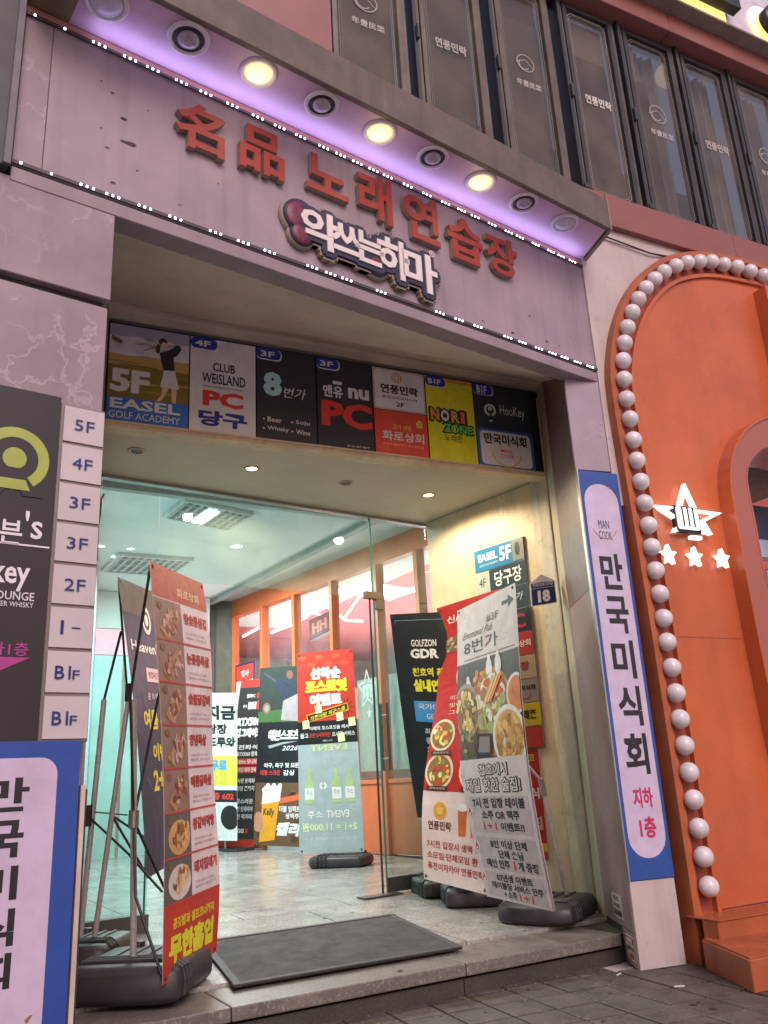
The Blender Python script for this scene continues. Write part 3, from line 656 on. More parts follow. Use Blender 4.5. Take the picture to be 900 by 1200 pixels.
# ---------------- right side: jamb, cream wall, pillar
J0, J1 = V3((3.509, 3.758, 0)), V3((3.213, 3.262, 0)); PV = V3((3.464, 3.209, 0))
rp = thing('right_pillar', J1+Z*STZ, 'narrow pillar right of the entrance, mauve inner side and pink front', 'pillar')
def vprism(pts, z0, z1): return MB().prism([V3((p[0], p[1], z0)) for p in pts], Z*(z1-z0))
zs = 1.72
vprism([J1, PV, PV+V3((.06, .3, 0)), J0+V3((.12, 0, 0)), J0], STZ, 3.3).build('core', m_dark, rp)
jd = (J1-J0).normalized(); jn = V3((jd.y, -jd.x, 0));
if jn.x > 0: jn = -jn
for z0, z1, m in ((STZ+.002, .03, m_mauve2), (.034, zs-.003, m_mauve2), (zs, 3.28, m_mauve)):  # pinker lower panels have the reflection put into their colour
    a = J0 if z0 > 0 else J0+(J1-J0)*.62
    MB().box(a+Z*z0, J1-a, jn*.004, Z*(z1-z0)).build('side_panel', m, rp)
pd = (PV-J1).normalized(); pn = V3((pd.y, -pd.x, 0))
MB().box(J1+Z*2.40-pd*.002, PV-J1, pn*.006, Z*.60).build('upper_front_panel', mat('pale pink panel', (.33, .27, .33), .4, .08, 4, stain=.15), rp, .002, 1)
MB().box(J1+Z*(STZ+.001)-pd*.001, PV-J1, pn*.012, Z*.385).build('foot_panel', m_wdirty, rp, .002, 1)
# paint blisters on upper front panel, stickers on the side
Bj = Board(J1+Z*3+pn*.008, PV+Z*3+pn*.008, J1+Z*2.4+pn*.008, PV+Z*2.4+pn*.008); rnd = random.Random(9)
for k in range(34): Bj.ell(.3+.6*rnd.random(), .5+.32*rnd.random(), .012*rnd.random()+.004, None, '#c9b6b2' if k % 4 else '#6b5458', 1, 6)
Bj.build(rp, M_VINYL, 'paint_blisters')['kind'] = 'stuff'
def jamb(p, z): return J0+(J1-J0)*p+Z*z+jn*.006
st = thing('sticker', jamb(.7, .0), 'white phone-number sticker on the mauve side of the right pillar', 'sticker')
B = Board(jamb(.38, .175), jamb(.72, .175), jamb(.38, .065), jamb(.72, .065)); B.body('paper', m_white, .002, st); B.rect(0, 0, 1, 1, '#b9aba6'); B.text('카 드', .2, .06, .7, .3, '#3a3436', .03).text('소액결제', .15, .38, .75, .55, '#3a3436', .02).text('010-9604', .1, .62, .9, .92, '#2c282a', .04); B.build(st)
st = thing('sticker', jamb(.8, -.03), 'lower red and white sticker on the side of the right pillar', 'sticker')
B = Board(jamb(.70, .01), jamb(.98, .01), jamb(.70, -.10), jamb(.98, -.10)); B.body('paper', m_white, .002, st); B.rect(0, 0, 1, 1, '#b3a3a0').rect(0, .04, .9, .3, '#a02c2c', 2); B.text('소형용달', .1, .07, .8, .27, '#ddd', .03, 3).text('1688-24', .1, .4, .9, .58, '#443', .03, 3).text('출장', .4, .66, .8, .9, '#a02c2c', .03, 3); B.build(st)
# vertical blue and white sign
vs_ = thing('vertical_sign', J1+Z*.26, 'tall blue and white sign 만국미식회 지하 1층 on the right pillar', 'sign')
o_ = pn*.014
B = Board(J1+Z*2.395+o_-pd*.004, PV+Z*2.385+o_+pd*.0, J1+Z*.265+o_-pd*.004, PV+Z*.265+o_); B.body('board', m_alu, .02, vs_)
B.rect(0, 0, 1, 1, '#2b4f94').rrect(.10, .035, .93, .955, B.w*.40, '#bcb2cc', 2)
B.text('MAN', .36, .135, .62, .158, '#2b2830', .0, 3).text('COOK', .34, .165, .66, .188, '#2b2830', .0, 3).ring(.5, .15, .3, .08, '#a8946e', 3, .3, pi-.3)
for c, v in zip('만국미식회', (.225, .337, .449, .562, .675)): B.text(c, .27, v, .80, v+.095, '#26282e', .03, 3)
B.text('지하', .32, .80, .76, .845, '#b0305e', .035, 3).text('1층', .38, .865, .74, .912, '#b0305e', .035, 3)
B.build(vs_)
MB().box(J1+Z*.26+pn*.008-pd*.012, pd*.008, pn*.02, Z*2.14).build('edge_trim', m_alu, vs_)
# cream reveal wall
C0, C1, C2 = J0+V3((.0, .006, 0)), V3((3.60, 3.93, 0)), V3((3.625, 4.12, 0)); C3 = V3((3.455, 5.17, 0))
cw = thing('entrance_side_wall', V3((3.6, 4.3, 0)), 'cream side wall on the right inside the entrance recess', 'wall')
vprism([C2, C3, C3+V3((.25, 0, 0)), C2+V3((.3, 0, 0))], 0, 2.66).build('wall_board', m_cream, cw)
jp = thing('door_jamb_post', C0, 'peeling cream post between the mauve jamb and the header signs', 'post')
vprism([C0, C1, C1+V3((.2, 0, 0)), C0+V3((.2, 0, 0))], 0, 3.27).build('outer_post', m_peel, jp, .004, 1)
vprism([C1+V3((-.012, .0, 0)), C2+V3((-.012, 0, 0)), C2+V3((.2, 0, 0)), C1+V3((.2, 0, 0))], 0, 2.66).build('inner_post', m_peel, jp, .004, 1)
MB().bar(C1+V3((-.012, -.01, 0)), C1+V3((-.012, -.01, 3.2)), .008, 6).build('corner_bead', m_peel, jp)
lw = thing('entrance_left_wall', V3((.7, 4, 0)), 'pink side wall on the left inside the entrance recess', 'wall')
vprism([FAS(PR-.02, 0, -.25), V3((.80, 4.1, 0)), V3((.985, 5.03, 0)), V3((.7, 5.03, 0)), FAS(PR-.25, 0, -.25)], 0, 3.3).build('wall_board', m_mauve2, lw)
# recess ceiling
ce = struct(MB().hexa([V3((.75, 4.27, 2.665)), V3((3.75, 3.99, 2.665)), V3((3.6, 5.3, 2.665)), V3((.9, 5.1, 2.665))]+[p+Z*.03 for p in (V3((.75, 4.27, 2.665)), V3((3.75, 3.99, 2.665)), V3((3.6, 5.3, 2.665)), V3((.9, 5.1, 2.665)))]).build('entrance_ceiling', m_ceil))
m_warm = emis('warm spot glass', (1.0, .72, .33), 14)
for i, (p, lit, lb) in enumerate([((295, 549), 1, 'lit warm recessed spotlight near the middle of the entrance ceiling'), ((502, 580), 1, 'lit warm recessed spotlight near the cream side wall'),
                                  ((160, 528), 0, 'dark recessed spotlight above the left edge of the entrance'), ((405, 566), 0, 'dark recessed spotlight between the two lit ones')]):
    c = at_z(*p, 2.664); t = thing('recessed_spotlight', c, lb, 'spotlight', 'spotlights in the entrance ceiling')
    MB().lathe(c, -Z, [(.034, .001), (.038, .006), (.048, .005), (.052, 0)], 20).build('trim_ring', mat('brass ring', (.40, .33, .22), .4), t)
    MB().lathe(c, -Z, [(.036, .0008), (.02, .0016), (0, .002)], 16).build('lamp', m_warm if lit else m_dark, t)
    if lit: light('spot', 'SPOT', c-Z*.02, 58, (1, .80, .54), .03, spot=radians(166), blend=.35)

# ================================================================== GLASS FRONT
G0, G1 = V3((.99, 5.026, 0)), V3((3.475, 5.229, 0)); GD = (G1-G0).normalized(); GN = V3((GD.y, -GD.x, 0)); GL = (G1-G0).length
def GLS(s, z, off=0.0): return G0+GD*s+GN*off+Z*z
def gpx(x, y): p = at_plane(x, y, G0, GN); return (p-G0).dot(GD)
ga, gb = gpx(180, 800), gpx(434, 650)
gf = thing('glass_front', GLS(1.2, .08), 'frameless green glass front with transom across the entrance', 'glazing')
def pane(s0, s1, z0, z1, nm, par, off=0): return MB().box(GLS(s0, z0, off), GD*(s1-s0), GN*.012, Z*(z1-z0)).build(nm, m_glass, par)
pane(.01, ga-.004, .16, 2.655, 'side_pane', gf)
pane(ga+.004, gb-.003, 2.045, 2.655, 'transom_pane', gf)
pane(gb+.003, GL-.005, 2.045, 2.655, 'transom_pane', gf)
MB().box(GLS(0, .07, -.03), GD*ga, GN*.07, Z*.09).build('sill_box', mat('sill box', (.12, .11, .1), .5), gf)
MB().box(GLS(ga-.02, .16, -.002), GD*.006, GN*.016, Z*1.9).build('edge_seal', mat('green glass edge', (.03, .16, .13), .2), gf)
m_ge = mat('green glass edge', (.03, .16, .13), .2)
MB().box(GLS(gb-.004, 2.05, -.001), GD*.008, GN*.014, Z*.60).build('joint', m_ge, gf)
MB().box(GLS(.0, 2.645, -.02), GD*GL, GN*.05, Z*.018).build('head_channel', m_alu, gf)
# right leaf
dr = thing('glass_door', GLS(gb, .08), 'tall glass door leaf on the right with slim vertical handles', 'door')
pane(gb+.004, GL-.012, .18, 2.035, 'leaf', dr)
MB().box(GLS(gb+.002, .18, -.001), GD*.006, GN*.014, Z*1.855).build('leaf_edge', m_ge, dr)
MB().box(GLS(gb+.004, .09, -.004), GD*(GL-gb-.02), GN*.02, Z*.09).build('bottom_rail', mat('door rail', (.10, .10, .10), .3, metal=.6), dr, .002, 1)
MB().box(GLS(gb-.075, 2.035, -.012), GD*.16, GN*.036, Z*.055).build('top_fitting', mat('bronze fitting', (.20, .16, .11), .35, metal=.6), dr, .003, 1)
MB().box(GLS(gb+.02, 1.96, -.012), GD*.06, GN*.036, Z*.075).build('top_fitting', mat('bronze fitting', (.20, .16, .11), .35, metal=.6), dr, .003, 1)
MB().bar(GLS(gb-.03, 2.04, .006), GLS(gb-.03, .09, .006), .008, 8).build('lock_rod', m_dark, dr)
for o2 in (.045, -.035):
    MB().bar(GLS(gb+.05, .85, o2), GLS(gb+.05, 1.30, o2), .010, 8).build('handle', mat('dark handle', (.10, .10, .11), .3, metal=.6), dr)
mb = MB()
for z in (.93, 1.22): mb.bar(GLS(gb+.05, z, -.035), GLS(gb+.05, z, .045), .006, 6)
mb.build('handle_bracket', m_steel, dr)
t = MB().box(GLS(gb-.22, .081, -.02), GD*.30, GN*.10, Z*.006).build('floor_plate', mat('steel plate', (.12, .12, .12), .35, metal=.6)); tag(t, 'dark steel floor plate under the glass door edge', 'plate')

# ================================================================== LOBBY
LC = 3.25
MB_ = MB().box((.8, 5.24, 2.67), (4.3, .04, 0), (0, .06, 0), (0, 0, LC-2.67)).build('bulkhead', m_lobc); tag(MB_, 'pale bulkhead above the glass front inside the lobby', 'bulkhead')
struct(MB().box((-1.5, 5.25, LC), (7.0, 0, 0), (0, 7.5, 0), (0, 0, .05)).build('lobby_ceiling', m_lobc))
SW0, SW1 = V3((4.77, 5.30, 0)), V3((3.995, 11.0, 0)); SD_ = (SW1-SW0).normalized(); SN = V3((-SD_.y, SD_.x, 0))   # towards lobby
SL = (SW1-SW0).length
def SHP(s, z, off=0.0): return SW0+SD_*s+SN*off+Z*z
def spx(x, y): p = at_plane(x, y, SW0, SN); return (p-SW0).dot(SD_), p.z
bk = thing('lobby_back_wall', (2, 12, 0), 'pale back wall of the lobby beyond the indoor banners', 'wall')
MB().box((-1.5, 12.6, 0), (5.44, 0, 0), (0, .1, 0), (0, 0, LC)).build('wall_board', mat('pale lobby wall', (.55, .52, .44), .6), bk)
t = thing('lobby_left_wall', (0, 8, 0), 'teal lit wall on the left side of the lobby', 'wall')
m_teal = mat('teal wall', (.13, .34, .35), .25, .2, 1.5)
lb0, lb1 = V3((.93, 5.35, 0)), V3((2.28, 11.3, 0)); ld_ = (lb1-lb0).normalized(); ln = V3((ld_.y, -ld_.x, 0))
def LWL(s, z, off=0.0): return lb0+ld_*s+ln*off+Z*z
LWn = (lb1-lb0).length; kk = 0; s = 0
while s < LWn-.1:
    MB().box(LWL(s+.01, .08), ld_*.82, -ln*.03, Z*2.5).build('teal_panel', [m_teal, mat('pale teal panel', (.36, .52, .50), .25, .1, 2), mat('blue panel', (.16, .42, .62), .25, .2, 2)][kk % 3], t); s += .85; kk += 1
MB().box(LWL(0, 2.6), ld_*LWn, -ln*.05, Z*.64).build('upper_band', mat('pale band', (.55, .55, .55), .5), t)
pts = []
for i in range(48):
    a = 2*pi*i/48; pts.append((1.9+.28*max(-1, min(1, 1.6*cos(a))), 1.15+.75*max(-1, min(1, 1.3*sin(a)))))
mb = MB()
for i in range(0, 48, 1):
    a, b = pts[i], pts[(i+1) % 48]; m_ = ((a[0]*.35+b[0]*.65), (a[1]*.35+b[1]*.65))
    if abs(a[0]-b[0])+abs(a[1]-b[1]) > .005: mb.bar(LWL(a[0], a[1], .008), LWL(m_[0], m_[1], .008), .006, 4)
tag(mb.build('neon_outline', emis('green dashed neon', (.15, 1, .55), 1.6)), 'dashed green neon outline on the teal lobby wall', 'neon light')
# back glass partition between teal wall and the dark column
pt = thing('glass_partition', (2.7, 10.3, 0), 'pale green partition at the back of the lobby with a pink lit band', 'partition')
pa, pb_ = at_z(97, 690, LC), at_z(246, 700, LC); pa.z = pb_.z = .08; d_ = pb_-pa
for k in range(3): MB().box(pa+d_*(k/3)+d_*.01, d_*.31, V3((0, .04, 0)), Z*2.35).build('panel', mat('sea green panel', (.40, .62, .58), .3, .1, 2), pt)
MB().box(pa+Z*2.36, d_, V3((0, .04, 0)), Z*.32).build('pink_band', mat('pink band', (.75, .35, .45), .4, emit=(.9, .35, .5), est=.35), pt)
MB().box(pa+Z*2.69, d_, V3((0, .04, 0)), Z*.47).build('head_panel', m_lobc, pt)
t = thing('lobby_column', (3.4, 9.9, .08), 'dark brown square column at the far end of the orange shopfront', 'column')
ca_, cb_ = at_z(246, 705, LC), at_z(273, 704, LC); ca_.z = cb_.z = .08
MB().box(ca_, cb_-ca_, (.03, .3, 0), (0, 0, LC-.09)).build('shaft', mat('dark column', (.10, .085, .06), .5, .2, 4), t, .006, 1)
MB().box(ca_*.8+cb_*.2-V3((0, .012, 0)), (.02, -.004, 0), (.0, -.01, 0), (0, 0, LC-.09)).build('groove', m_dark, t)
# ceiling cove and fixtures
t = thing('ceiling_cove', (3.4, 7, LC), 'grey shadow-gap cove running along the lobby ceiling', 'ceiling trim')
a, b = at_z(432, 609, LC-.02), at_z(236.7, 709, LC-.02); MB().box(V3((a.x, a.y, LC-.05))-(b-a)*.15, (b-a)*1.2, V3((.10, .01, 0)), Z*.05).build('rail', mat('cove grey', (.30, .34, .32), .5), t, .01, 2)
def cassette(pxs, label, lit):
    P = [at_z(x, y, LC-.004) for x, y in pxs]; c = sum(P, V3((0, 0, 0)))/4
    U_ = ((P[2]-P[1])+(P[3]-P[0]))/2; V_ = ((P[1]-P[0])+(P[2]-P[3]))/2; U_.z = V_.z = 0
    t = thing('ceiling_grille', c, label, 'ceiling light', 'louvred fixtures in the lobby ceiling'); O = c-U_/2-V_/2
    MB().box(O-Z*.012, U_, V_, Z*.012).build('tray', mat('grille tray', (.10, .13, .13), .5), t)
    for k in range(9): MB().box(O+U_*(k/9+.02)-Z*.03, U_*.035, V_, Z*.018).build('louvre', mat('louvre grey', (.34, .38, .38), .4), t)
    for k in range(3): MB().box(O+V_*(k/3+.16)-Z*.034, U_, V_*.03, Z*.004).build('cross_bar', mat('louvre grey', (.34, .38, .38), .4), t)
    mb = MB()
    for o3, u3, v3 in ((O-V_*.04, U_, V_*.04), (O+V_, U_, V_*.04), (O-U_*.03-V_*.04, U_*.03, V_*1.08), (O+U_, U_*.03, V_*1.08)): mb.box(o3-Z*.036, u3, v3, Z*.036)
    mb.build('frame', mat('fixture frame', (.5, .55, .54), .4), t)
    if lit: MB().box(O+U_*.38+V_*.1-Z*.045, U_*.16, V_*.8, Z*.010).build('tube_light', emis('cool tube', (.75, 1, .97), 9), t)
cassette([(194, 600), (218, 587), (294, 598), (266, 620)], 'lit louvred ceiling fixture nearer the glass transom', True)
cassette([(120, 667), (142, 648), (222, 655), (200, 672)], 'louvred ceiling fixture farther back on the left', False)
for p, lb in (((277, 640), 'bright round downlight in the middle of the lobby ceiling'), ((393, 631), 'small round downlight beside the ceiling cove'), ((153, 643), 'small round downlight above the left louvred fixture'), ((119, 640), 'small round downlight at the left end of the lobby ceiling'), ((134, 652), 'lowest small round downlight on the left of the lobby ceiling')):
    c = at_z(*p, LC-.003); r = .075 if p[0] == 277 else .045; t = thing('lobby_downlight', c, lb, 'downlight', 'round downlights in the lobby ceiling')
    MB().lathe(c, -Z, [(r*.85, .001), (r, .008), (r*1.1, 0)], 18).build('trim_ring', m_white, t); MB().lathe(c, -Z, [(r*.9, .002), (0, .004)], 16).build('lens', emis('cool lens', (.9, 1, .98), 6), t)
light('lobby_ceiling_light', 'AREA', (2.4, 6.9, LC-.06), 135, (.88, 1.0, .96), 1.0, .7)
light('lobby_ceiling_light', 'AREA', (3.0, 9.2, LC-.06), 135, (.90, 1.0, .97), 1.0, .7)
light('lobby_ceiling_light', 'AREA', (4.4, 11.9, LC-.06), 90, (1, .98, .92), 1.0, .7)

# ---------------- orange shopfront along the right of the lobby
sh = thing('shopfront', SHP(2, .08), 'orange framed shopfront with tall panes along the lobby', 'shopfront')
zk = spx(455, 918)[1]; zh = (spx(489, 641)[1]+spx(300, 717)[1])/2; print('zk', zk, 'zh', zh)
muls = [spx(495, 760)[0], spx(445, 760)[0], spx(391, 760)[0], spx(346, 760)[0], spx(308, 760)[0], spx(273, 760)[0]]
muls[0] = max(.02, muls[0]); SE = min(SL-.03, muls[-1]+.02)
MB().box(SHP(-.3, zh, -.1), SD_*(SE+.3), SN*.12, Z*(LC-zh-.002)).build('header', m_wood, sh, .004, 1)
for k, s in enumerate([-.25]+muls):
    MB().box(SHP(s-.03, .08, -.08), SD_*.06, SN*.11, Z*(zh-.08)).build('mullion', m_wood, sh, .003, 1)
al = [-.25]+muls
for a, b in zip(al[:-1], al[1:]):
    MB().box(SHP(a+.032, .09, -.06), SD_*(b-a-.064), SN*.05, Z*(zk-.09)).build('kick_panel', m_wood, sh, .003, 1)
    MB().box(SHP(a+.032, zk, -.07), SD_*(b-a-.064), SN*.075, Z*.04).build('sill', m_wood, sh, .003, 1)
    MB().box(SHP(a+.032, zk+.042, -.03), SD_*(b-a-.064), SN*.01, Z*(zh-zk-.044)).build('pane', m_pane, sh)
# shop interior beyond
sr = thing('shop_room', (6.5, 8, .08), 'red ceilinged shop interior seen through the lobby panes', 'room')
m_rc = mat('red shop ceiling', (.62, .16, .18), .6, .1, 2)
def slab5(z0, z1): return MB().prism([V3((x, y, z0)) for x, y in ((4.95, 4.3), (11, 4.3), (11, 17), (3.98, 17), (4.05, 11.1))], Z*(z1-z0))
slab5(3.35, 3.40).build('ceiling', m_rc, sr); slab5(.05, .078).build('floor', mat('shop floor', (.3, .25, .2), .4), sr)
MB().box((10.6, 4.3, .08), (.1, 0, 0), (0, 12.6, 0), (0, 0, 3.26)).build('far_wall', mat('shop wall', (.55, .40, .34), .6), sr)
MB().box((4.0, 16.6, .08), (6.6, 0, 0), (0, .1, 0), (0, 0, 3.26)).build('end_wall', mat('shop wall2', (.55, .42, .36), .6), sr)
MB().box((4.2, 14.5, 1.9), (6.2, 0, 0), (0, .5, 0), (0, 0, .6)).build('duct', mat('beige duct', (.48, .38, .28), .5), sr, .02, 1)
def on_rc(x, y): return at_z(x, y, 3.33)
def neon(name, pts, label, m, r=.02, cat='neon light'):
    return tag(MB().tube([on_rc(*p) for p in pts], r, 6).build(name, m), label, cat)
m_gn = emis('green neon', (.35, 1, .45), 1.8); m_bn = emis('blue white neon', (.35, .6, 1), 1.3); m_wn = emis('white tube', (1, .95, .95), 3.5); m_yn = emis('yellow green neon', (.9, 1, .4), 1.4)
neon('neon_line', [(352, 686), (405, 727), (425, 728)], 'bright green neon line bending across the red shop ceiling', m_gn)
neon('neon_line', [(403, 725), (442, 668), (458, 642)], 'green neon line rising to the right on the shop ceiling', m_gn)
neon('neon_line', [(315, 703), (380, 722)], 'yellow green neon line behind the middle panes', m_yn, .015)
neon('tube_light', [(455, 702), (495, 686)], 'white tube light behind the rightmost lobby pane', m_wn, .03, 'tube light')
neon('tube_light', [(318, 741), (352, 728)], 'white tube light behind the middle lobby panes', m_wn, .025, 'tube light')
neon('tube_light', [(285, 746), (303, 736)], 'short white tube light behind the left lobby pane', m_wn, .02, 'tube light')
def ringlight(cx, cy, rx, ry, label):
    mb = MB()
    for k in (1.0, .7, .45):
        pts = [on_rc(cx+rx*k*cos(2*pi*i/22), cy+ry*k*sin(2*pi*i/22)) for i in range(23)]
        mb.tube(pts, .018, 5)
    tag(mb.build('ring_light', m_bn), label, 'ring light', 'oval blue ring lights on the shop ceiling')
ringlight(413, 682, 19, 9, 'larger blue oval ring light seen below the transom'); ringlight(344, 721, 17, 6, 'smaller blue oval ring light farther left')
for p in ((461, 661), (378, 696)):
    c = on_rc(*p); tag(MB().lathe(c, -Z, [(.09, 0), (.085, .012), (0, .016)], 16).build('shop_downlight', m_wn), 'round white lamp on the shop ceiling '+('behind the rightmost pane' if p[0] > 400 else 'behind the third pane'), 'downlight')
light('shop_light', 'AREA', (7.3, 10.5, 3.1), 260, (1, .86, .84), 3, 4)
light('shop_ceiling_fill', 'AREA', (7.0, 10.5, 1.0), 420, (1, .80, .82), 3, 4, to=(0, 0, 1))  # added fill light without a fitting, brightens the red ceiling from below
# red hanging sign in the shop and white star decal
def shop_pt(x, y, back): # point behind the shopfront plane
    return at_plane(x, y, SW0-SN*back, SN)
t = thing('hanging_sign', shop_pt(373, 735, .5), 'small red lit sign hanging behind the third lobby pane', 'sign')
B = Board(shop_pt(362, 727, .5), shop_pt(386, 716, .5), shop_pt(363, 751, .5), shop_pt(387, 739, .5)); B.body('box', m_navy, .06, t)
B.rect(.06, .08, .94, .92, '#8c2a32'); B.text('HH', .16, .24, .84, .76, '#ff9a8a', .05, 2); B.build(t, mat('x', (1, 1, 1)) if False else M_SIGN)
t = thing('star_decal', SHP(1, 1.2), 'white star and lettering decal on the shop pane beside the door', 'decal')
B = Board(SHP(spx(445, 800)[0]+.05, 1.95, -.035), SHP(spx(415, 800)[0], 1.95, -.035), SHP(spx(445, 800)[0]+.05, .9, -.035), SHP(spx(415, 800)[0], .9, -.035))
B.c = [B.c[0], B.c[1], B.c[2], B.c[3]]
pts = [(.55+.42*(1 if i % 2 == 0 else .45)*sin(2*pi*i/10), .22-.2*(1 if i % 2 == 0 else .45)*cos(2*pi*i/10)) for i in range(11)]
B.line(pts, .018, '#d9e2dc', 3); B.text('m', .35, .17, .75, .3, '#d9e2dc', .05, 3)
pts = [(.5+.12*(1 if i % 2 == 0 else .45)*sin(2*pi*i/10), .46-.06*(1 if i % 2 == 0 else .45)*cos(2*pi*i/10)) for i in range(10)]; B.poly(pts, '#d9e2dc', 3); B.build(t, M_VINYL, 'decal_print')
t = thing('inner_wall_panel', SHP(.7, .9, -.12), 'pale green panel behind the panes beside the glass door', 'panel')
MB().box(SHP(muls[0]-.5, .88, -.22), SD_*(muls[2]-muls[0]+.35), SN*.02, Z*.98).build('board', mat('pale green board', (.45, .50, .42), .5), t)

# ================================================================== BANNER STANDS
m_cloth = mat('banner backing', (.55, .52, .52), .6, .05, 4)
def foot(t, c, yaw, L=.50, Wd=.36, H=.11, name='water_base', ribs=True, z=None):
    """blow-moulded water base with rounded body and moulded ribs"""
    c = V3(c); a = V3((cos(yaw), sin(yaw), 0)); b = V3((-sin(yaw), cos(yaw), 0))
    def sec(k, h): return [c+a*(x*L/2*k)+b*(y*Wd/2*k)+Z*h for x, y in ((-1, -.72), (-.86, -1), (.86, -1), (1, -.72), (1, .72), (.86, 1), (-.86, 1), (-1, .72))]
    S = [sec(.90, 0), sec(.985, H*.14), sec(1.0, H*.5), sec(.96, H*.8), sec(.86, H*.97), sec(.60, H*1.0)]
    vs = sum(S, []); fs = [(k*8+i, k*8+(i+1) % 8, (k+1)*8+(i+1) % 8, (k+1)*8+i) for k in range(5) for i in range(8)]+[tuple(range(7, -1, -1)), tuple(40+i for i in range(8))]
    o = MB().add(vs, fs, 0, False).build(name, m_rub, t, .010, 2)
    for p in o.data.polygons: p.use_smooth = True
    if ribs:
        mb = MB()
        for x in (-.62, -.48, -.34):
            pts = [c+a*(x*L/2)+b*(Wd/2*y)+Z*h for y, h in ((-1.0, .02), (-1.015, H*.5), (-.97, H*.82), (-.8, H*1.01), (.8, H*1.01), (.97, H*.82), (1.015, H*.5), (1.0, .02))]
            mb.tube(pts, .011, 6)
        for y in (-.45, -.15, .15, .45):
            mb.tube([c+a*(-.1*L)+b*(y*Wd/2)+Z*(H+.001), c+a*(.36*L)+b*(y*Wd/2)+Z*(H+.001)], .007, 5)
        mb.build('base_ribs', m_rub, t)
        MB().lathe(c+a*(L*.36)+b*(Wd*.2)+Z*H, Z, [(.028, -.005), (.028, .016), (.02, .02), (0, .02)], 14).build('filler_cap', m_rub, t)
def eyelets(t, B):
    mb = MB()
    for u, v in ((.04, .012), (.96, .012), (.04, .988), (.96, .988)): mb.lathe(B.P(u, v, .002), B.N, [(.009, 0), (.009, .002), (.004, .003), (.003, .001)], 10)
    mb.build('eyelet', m_dark, t)
def xframe(t, B, back=.10, pole=True, baseC=None):
    """x-shaped spring arms behind the cloth and a pole down to the base"""
    c = B.P(.5, .55, -back)
    for u, v in ((.04, .012), (.96, .012), (.04, .988), (.96, .988)): MB().tube([c]+[B.P(.5+(u-.5)*k/5, .55+(v-.55)*k/5, -.016-.02*(1-k/5)) for k in (1, 2, 3, 4, 5)], .005, 6).build('spring_arm', m_dark, t)
    if pole:
        b0 = V3((c.x, c.y, land(c.y)+.1)) if baseC is None else V3(baseC)
        MB().bar(c+Z*.05, b0, .013, 10).build('pole', m_steel, t); MB().bar(c+Z*.09, c-Z*.05, .02, 10).build('hub', m_dark, t)

# ---- right front banner (8번가)
t = thing('banner_stand', at_land(648, 1085), 'white pub banner 8번가 with food photos, frontmost at the right of the entrance', 'banner', 'standing advertising banners')
bl, br = at_z(573, 1050, .15), at_z(651, 1068, .15); dd = V3((br.x-bl.x, br.y-bl.y, 0)); n_ = V3((-dd.y, dd.x, 0))
tl, tr = at_plane(536, 716, bl, n_), at_plane(603.5, 683, bl, n_)
wp = lambda u, v: (.080-.03*u)*sin(pi*v**1.15)
B = Board(tl, tr, bl, br, wp)
ms = MB()
B.body('cloth', m_cloth, .0015, t, 6, 20)
WHT = '#b7aeb0'
B.rect(0, 0, 1, 1, WHT); B.text('#3F', .52, .065, .72, .093, '#4a4648', .0).poly([(.78, .042), (.88, .042), (.88, .028), (.97, .05), (.88, .07), (.88, .056), (.78, .056)], '#2a282a', 2)
B.text('Emotional Pub', .12, .10, .62, .125, '#3f3b3e', .0, skew=.04).text('8번가', .13, .135, .70, .185, '#2c2a2c', .0); B.rect(.13, .203, .95, .206, '#4a4648', 2)
B.rect(0, .215, 1, .555, '#4d4541', 1.5, n=8)
fd = lambda *c: list(c)
for x, y, r in ((.55, .255, .05), (.69, .25, .05), (.2, .31, .05)): B.ell(x, y, r, .036, '#cfc9cc', 4, 12); B.ell(x, y-.035, r*.5, .012, '#e0dadd', 5, 8)
for k in range(14): B.ell(.3+.05*random.random()*3, .26+.05*random.random(), .03, .012, random.choice(('#b0763a', '#c4924a', '#8a5a30')), 4.5, 8)
B.food(.55, .40, .34, 3, ['#8d6a4c', '#c7c0a8', '#8f9a5a', '#b44c30', '#d8cfb8', '#a2643c'], '#a8764a', l=3, n=60)
B.food(.16, .385, .22, 5, ['#7c6440', '#b79a5e', '#d1bd84', '#5d4a30'], '#8f8373', l=6, n=36); B.food(.95, .36, .15, 7, ['#b9703f', '#c88250'], '#d9cfc8', l=7, n=5)
B.food(.80, .495, .24, 8, ['#b98c4c', '#cfa864', '#a0763c', '#8c6434'], '#d0c8c0', l=9, n=40); B.food(.18, .485, .17, 9, ['#59482f', '#9a8a58', '#6c7040'], '#5c5448', l=5, n=24)
B.poly([(.33, .47), (.55, .475), (.52, .545), (.28, .54)], '#2f2a2a', 11).poly([(.36, .48), (.52, .484), (.5, .535), (.32, .532)], '#7a6f6c', 12)
for k in range(6): B.line([(.46+.02*k, .37), (.62+.025*k, .285)], .012, random.choice(('#c88a4c', '#d9c08a', '#c4673a')), 11)
B.rect(0, .553, 1, 1, WHT, 13)
for s, a, b, c, e in (('천호에서', .30, .572, .72, .608), ('제일 핫한 술집!', .06, .618, .88, .66)):
    B.text(s, a-.008, b-.002, c+.008, e+.002, '#2b2829', .075, 14).text(s, a, b, c, e, '#c3babc', .015, 15.5)
for v0, v1 in ((.675, .79), (.805, .905), (.915, .992)): B.rect(.07, v0, .95, v1, '#a59ca0', 14, n=3)
